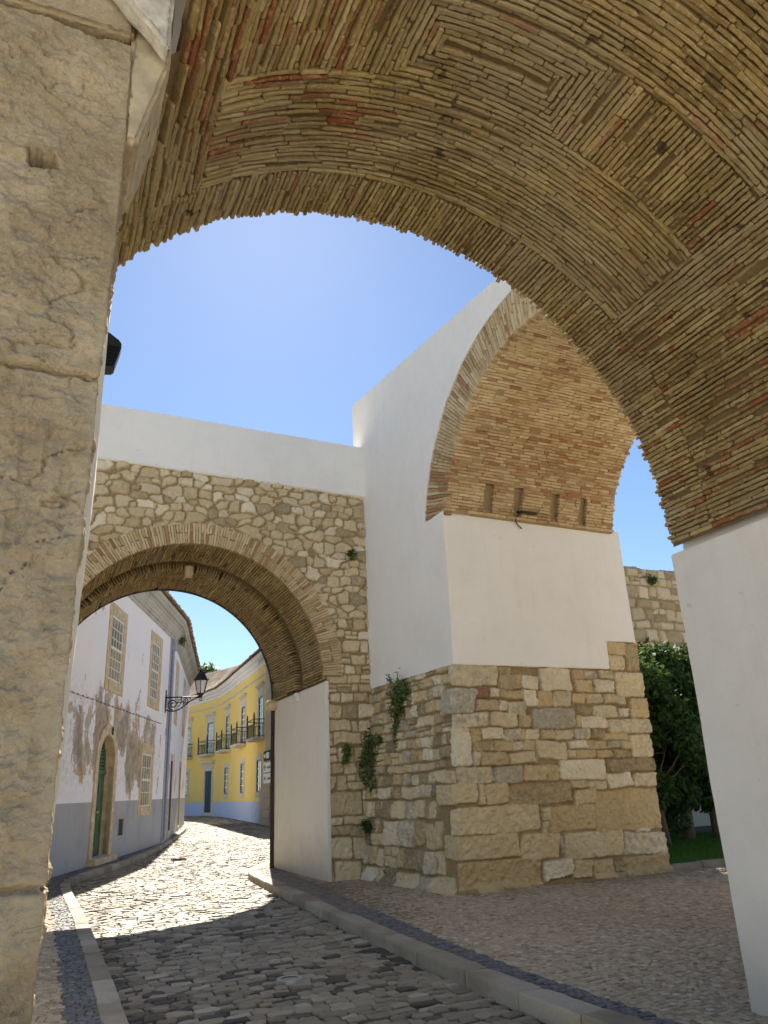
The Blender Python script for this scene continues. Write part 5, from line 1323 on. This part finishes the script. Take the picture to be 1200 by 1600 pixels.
# small flood light on the ledge of the bastion
f2 = empty('flood_light', PB1(1.72, -.1, 6.33), 'small dark flood light with looped cable on the ledge of the white tower', 'flood light')
m = MB(); a0 = 1.62
def bx(m, a0, a1, s0, s1, z0, z1, tilt=0.): m.hexa([PB1(a0, s0, z0), PB1(a1, s0, z0), PB1(a1, s1, z0 + tilt), PB1(a0, s1, z0 + tilt), PB1(a0, s0, z1), PB1(a1, s0, z1), PB1(a1, s1, z1 + tilt), PB1(a0, s1, z1 + tilt)])
bx(m, 1.62, 1.98, -.24, -.02, 6.42, 6.47, .06); m.build('lamp_head', M_rust, f2, bevel=.008)
m = MB(); m.tube([PB1(1.66, -.05, 6.44), PB1(1.56, -.1, 6.38), PB1(1.55, -.09, 6.28), PB1(1.62, -.07, 6.22), PB1(1.70, -.06, 6.17)], .012, 6); m.tube([PB1(1.88, -.12, 6.42), PB1(1.87, -.08, 6.36), PB1(1.80, -.05, 6.345), PB1(1.72, -.05, 6.36), PB1(1.68, -.06, 6.38)], .014, 6); m.build('cable', M_dark_iron, f2)
# fitting on the jamb of the street gate
f3 = empty('wall_fitting', (5.2, 16.9, 3.66), 'small white junction box with dark bracket at the top of the gate jamb', 'light fitting')
m = MB(); m.box(5.12, 5.222, 16.72, 16.86, 3.50, 3.68); m.build('box', M_whitewood, f3, bevel=.01)
m = MB(); m.box(5.10, 5.21, 16.95, 17.3, 3.71, 3.76); m.tube([(5.15, 16.8, 3.69), (5.12, 16.95, 3.80), (5.14, 17.15, 3.74), (5.16, 17.4, 3.70)], .022, 6); m.build('bracket', M_rust, f3)

# ================================================================== PLANTS
def bush(name, label, c, items, n, size, seed, mat=M_leafwall, stems=4):
    root = empty(name, c, label, 'plant')
    leafcloud('leaves', root, items, n, size, mat, seed, droop=.5)
    m = MB(); rr = np.random.default_rng(seed)
    for it in items:
        for k in range(stems):
            e = Vector(it[:3]) + Vector(rr.normal(0, .5, 3)) * max(it[3], .05); mid = (Vector(c) + e) / 2 + Vector(rr.normal(0, .04, 3))
            m.tube([c, mid, e], [.009, .006, .003], 5)
    m.build('stem', M_bark, root)
def onleft(s, z, out=.06):   # a point in front of the left return of the base
    f = 1 - min(max(z, 0), 3.55) / 3.55; return PB1(-BL * f - out, s, z)
p = onleft(2.0, 3.2)
bush('caper_bush', 'leafy green plant with two tall sprigs growing from the top of the stone base', p,
     [(*onleft(1.75, 3.32, .12), .14, .28, .22, 1.3), (*onleft(1.95, 3.05, .1), .12, .24, .22, 1.), (*onleft(2.05, 2.75, .06), .06, .12, .2, .35), (*onleft(2.1, 2.5, .04), .04, .07, .16, .12),
      (*onleft(1.9, 3.62, .1), .03, .05, .16, .12), (*onleft(2.28, 3.6, .1), .03, .05, .16, .1), (*onleft(2.3, 3.35, .1), .05, .1, .06, .1)], 620, .045, 3)
p = onleft(3.2, 2.3)
bush('caper_bush', 'dark green plant hanging down the corner between the gate and the stone base', p,
     [(*onleft(3.2, 2.55, .08), .1, .16, .3, .7), (*onleft(3.1, 2.25, .1), .18, .22, .24, 1.), (*onleft(3.22, 1.95, .1), .18, .2, .26, .9), (*onleft(3.0, 1.7, .08), .08, .12, .2, .35), (*onleft(2.85, 2.5, .06), .08, .14, .12, .3)], 600, .045, 4)
bush('wall_tuft', 'small tuft of weeds in the gate wall, left of the hanging plant', (5.62, 14.96, 2.35), [(5.62, 14.93, 2.35, .1, .06, .13, 1.), (5.60, 14.93, 2.2, .06, .05, .08, .4)], 120, .05, 5, stems=3)
bush('wall_tuft', 'bright yellow green tuft high on the gate wall above the arch shoulder', (5.86, 14.96, 6.42), [(5.86, 14.93, 6.43, .07, .05, .12, 1.)], 90, .045, 6, M_leafback, 3)
bush('wall_tuft', 'little dark fern low in the corner beside the gate wall', onleft(3.15, .95), [(*onleft(3.15, .95, .07), .1, .1, .12, 1.)], 110, .045, 7, M_leafdark, 3)
bush('wall_tuft', 'grassy tuft near the top of the old city wall', (18.9, 19.9, 8.0), [(18.9, 19.88, 8.0, .2, .1, .18, 1.)], 100, .07, 8, M_leafwall, 3)
bush('wall_tuft', 'weed sprig clinging to the grey cornice of the white house', fh.P(K1 + 1.4, 7.9, .2), [(*fh.P(K1 + 1.4, 8.0, .3), .12, .3, .2, 1.)], 90, .07, 9, M_leafwall, 3)
bush('wall_tuft', 'creeping weed low on the grey foot of the wall near the doorstep', fh.P(6.3, .16, .1), [(*fh.P(6.3, .14, .1), .2, .3, .06, 1.)], 40, .05, 10, M_leafwall, 2) if False else None
# garden: kerb, lawn, trees
kb = MB(); rng = np.random.default_rng(8); x = 10.35
while x < 16: 
    l_ = rng.uniform(.8, 1.2); kb.box(x, x + l_ - .012, 11.78, 11.98, -.1, .11 + rng.normal(0, .006)); x += l_
tag(kb.build('garden_kerb', M_kerb, None, bevel=.015), kind='structure')
lw_ = MB(); lw_.box(10.2, 24, 11.98, 20.0, -.1, .07); tag(lw_.build('garden_soil', simple('garden_soil', (.05, .06, .025), .95, 0, .3, 5)), kind='structure')
def grass():
    rng = np.random.default_rng(18); n = 42000; x = rng.uniform(10.6, 18, n); y = rng.uniform(12.0, 17.5, n); a = rng.uniform(0, 6.28, n); h = rng.uniform(.05, .12, n); ln = rng.normal(0, .045, (n, 2)); wd = .006
    b0 = np.stack([x - wd * np.cos(a), y - wd * np.sin(a), np.full(n, .06)], 1); b1 = np.stack([x + wd * np.cos(a), y + wd * np.sin(a), np.full(n, .06)], 1); t = np.stack([x + ln[:, 0], y + ln[:, 1], .06 + h], 1)
    V = np.stack([b0, b1, t], 1).reshape(-1, 3); T = np.arange(3 * n).reshape(-1, 3)
    return mesh_np('lawn', V, [T], M_grass, None, dict(rnd=np.repeat(np.clip(rng.normal(.5, .2, n), 0, 1), 3)))
tag(grass(), kind='stuff')
def tree(label, c, h, crown_r, n, leaf, seed, mat, trunk=.13, low=1.3, group=None, clumps=16, cat='tree', name='tree'):
    root = empty(name, c, label, cat, group); rr = np.random.default_rng(seed)
    cl_ = []; m = MB()
    lean = rr.normal(0, .12, 2)
    tp = [Vector((c[0] + lean[0] * t * h * .4, c[1] + lean[1] * t * h * .4, c[2] + t * h * .75)) for t in (0, .2, .45, .7, 1)]
    m.tube(tp, [trunk * 1.25, trunk, trunk * .8, trunk * .55, trunk * .2], 9)
    for k in range(clumps):
        t = (k + .5) / clumps; z = c[2] + low + (h - low) * t; rad = crown_r * (math.sin(math.pi * min(1, .18 + t * .85)) ** .7); an = rr.uniform(0, 6.28); q = rad * rr.uniform(.25, .8)
        p = (c[0] + q * math.cos(an), c[1] + q * math.sin(an), z); s_ = crown_r * rr.uniform(.28, .5)
        cl_.append((*p, s_, s_, s_ * .8, s_ ** 2)); m.tube([tp[1 + min(2, int(t * 3))], (Vector(tp[2]) + Vector(p)) / 2 + Vector((0, 0, -.1)), p], [trunk * .35, trunk * .22, .01], 6)
    leafcloud('crown', root, cl_, n, leaf, mat, seed, droop=.4, elong=2.0)
    m.build('trunk', M_bark, root, smooth=True)
TG = 'trees on the garden lawn'
tree('dark leafy garden tree nearest the stone base', (13.35, 14.9, .06), 3.9, 1.2, 8500, .085, 41, M_leafdark, .07, .55, TG, 20)
tree('added dark tree hidden behind the white tower, shading the pavement from the sun', (11.95, 15.9, .06), 6.3, 1.55, 9500, .085, 46, M_leafdark, .1, .7, TG, 22)  # added to keep a patch of sun off the pavement, nearly unseen itself
tree('thick trunked garden tree in the middle of the lawn trees', (14.75, 15.75, .06), 4.6, 1.35, 9000, .085, 42, M_leafdark, .15, .9, TG, 22)
tree('garden tree beside the right-hand white wall', (15.7, 15.7, .06), 4.5, 1.3, 6000, .085, 43, M_leafdark, .12, 1.1, TG, 22)
tree('slim garden tree at the back against the city wall', (16.2, 18.2, .06), 5.0, 1.6, 9000, .09, 44, M_leafdark, .1, .6, TG, 24)
tree('sunlit bright green tree rising behind the yellow house roof', (15.6, 82, .2), 13.6, 4.4, 9000, .32, 45, M_leafback, .3, 5.0, None, 30)
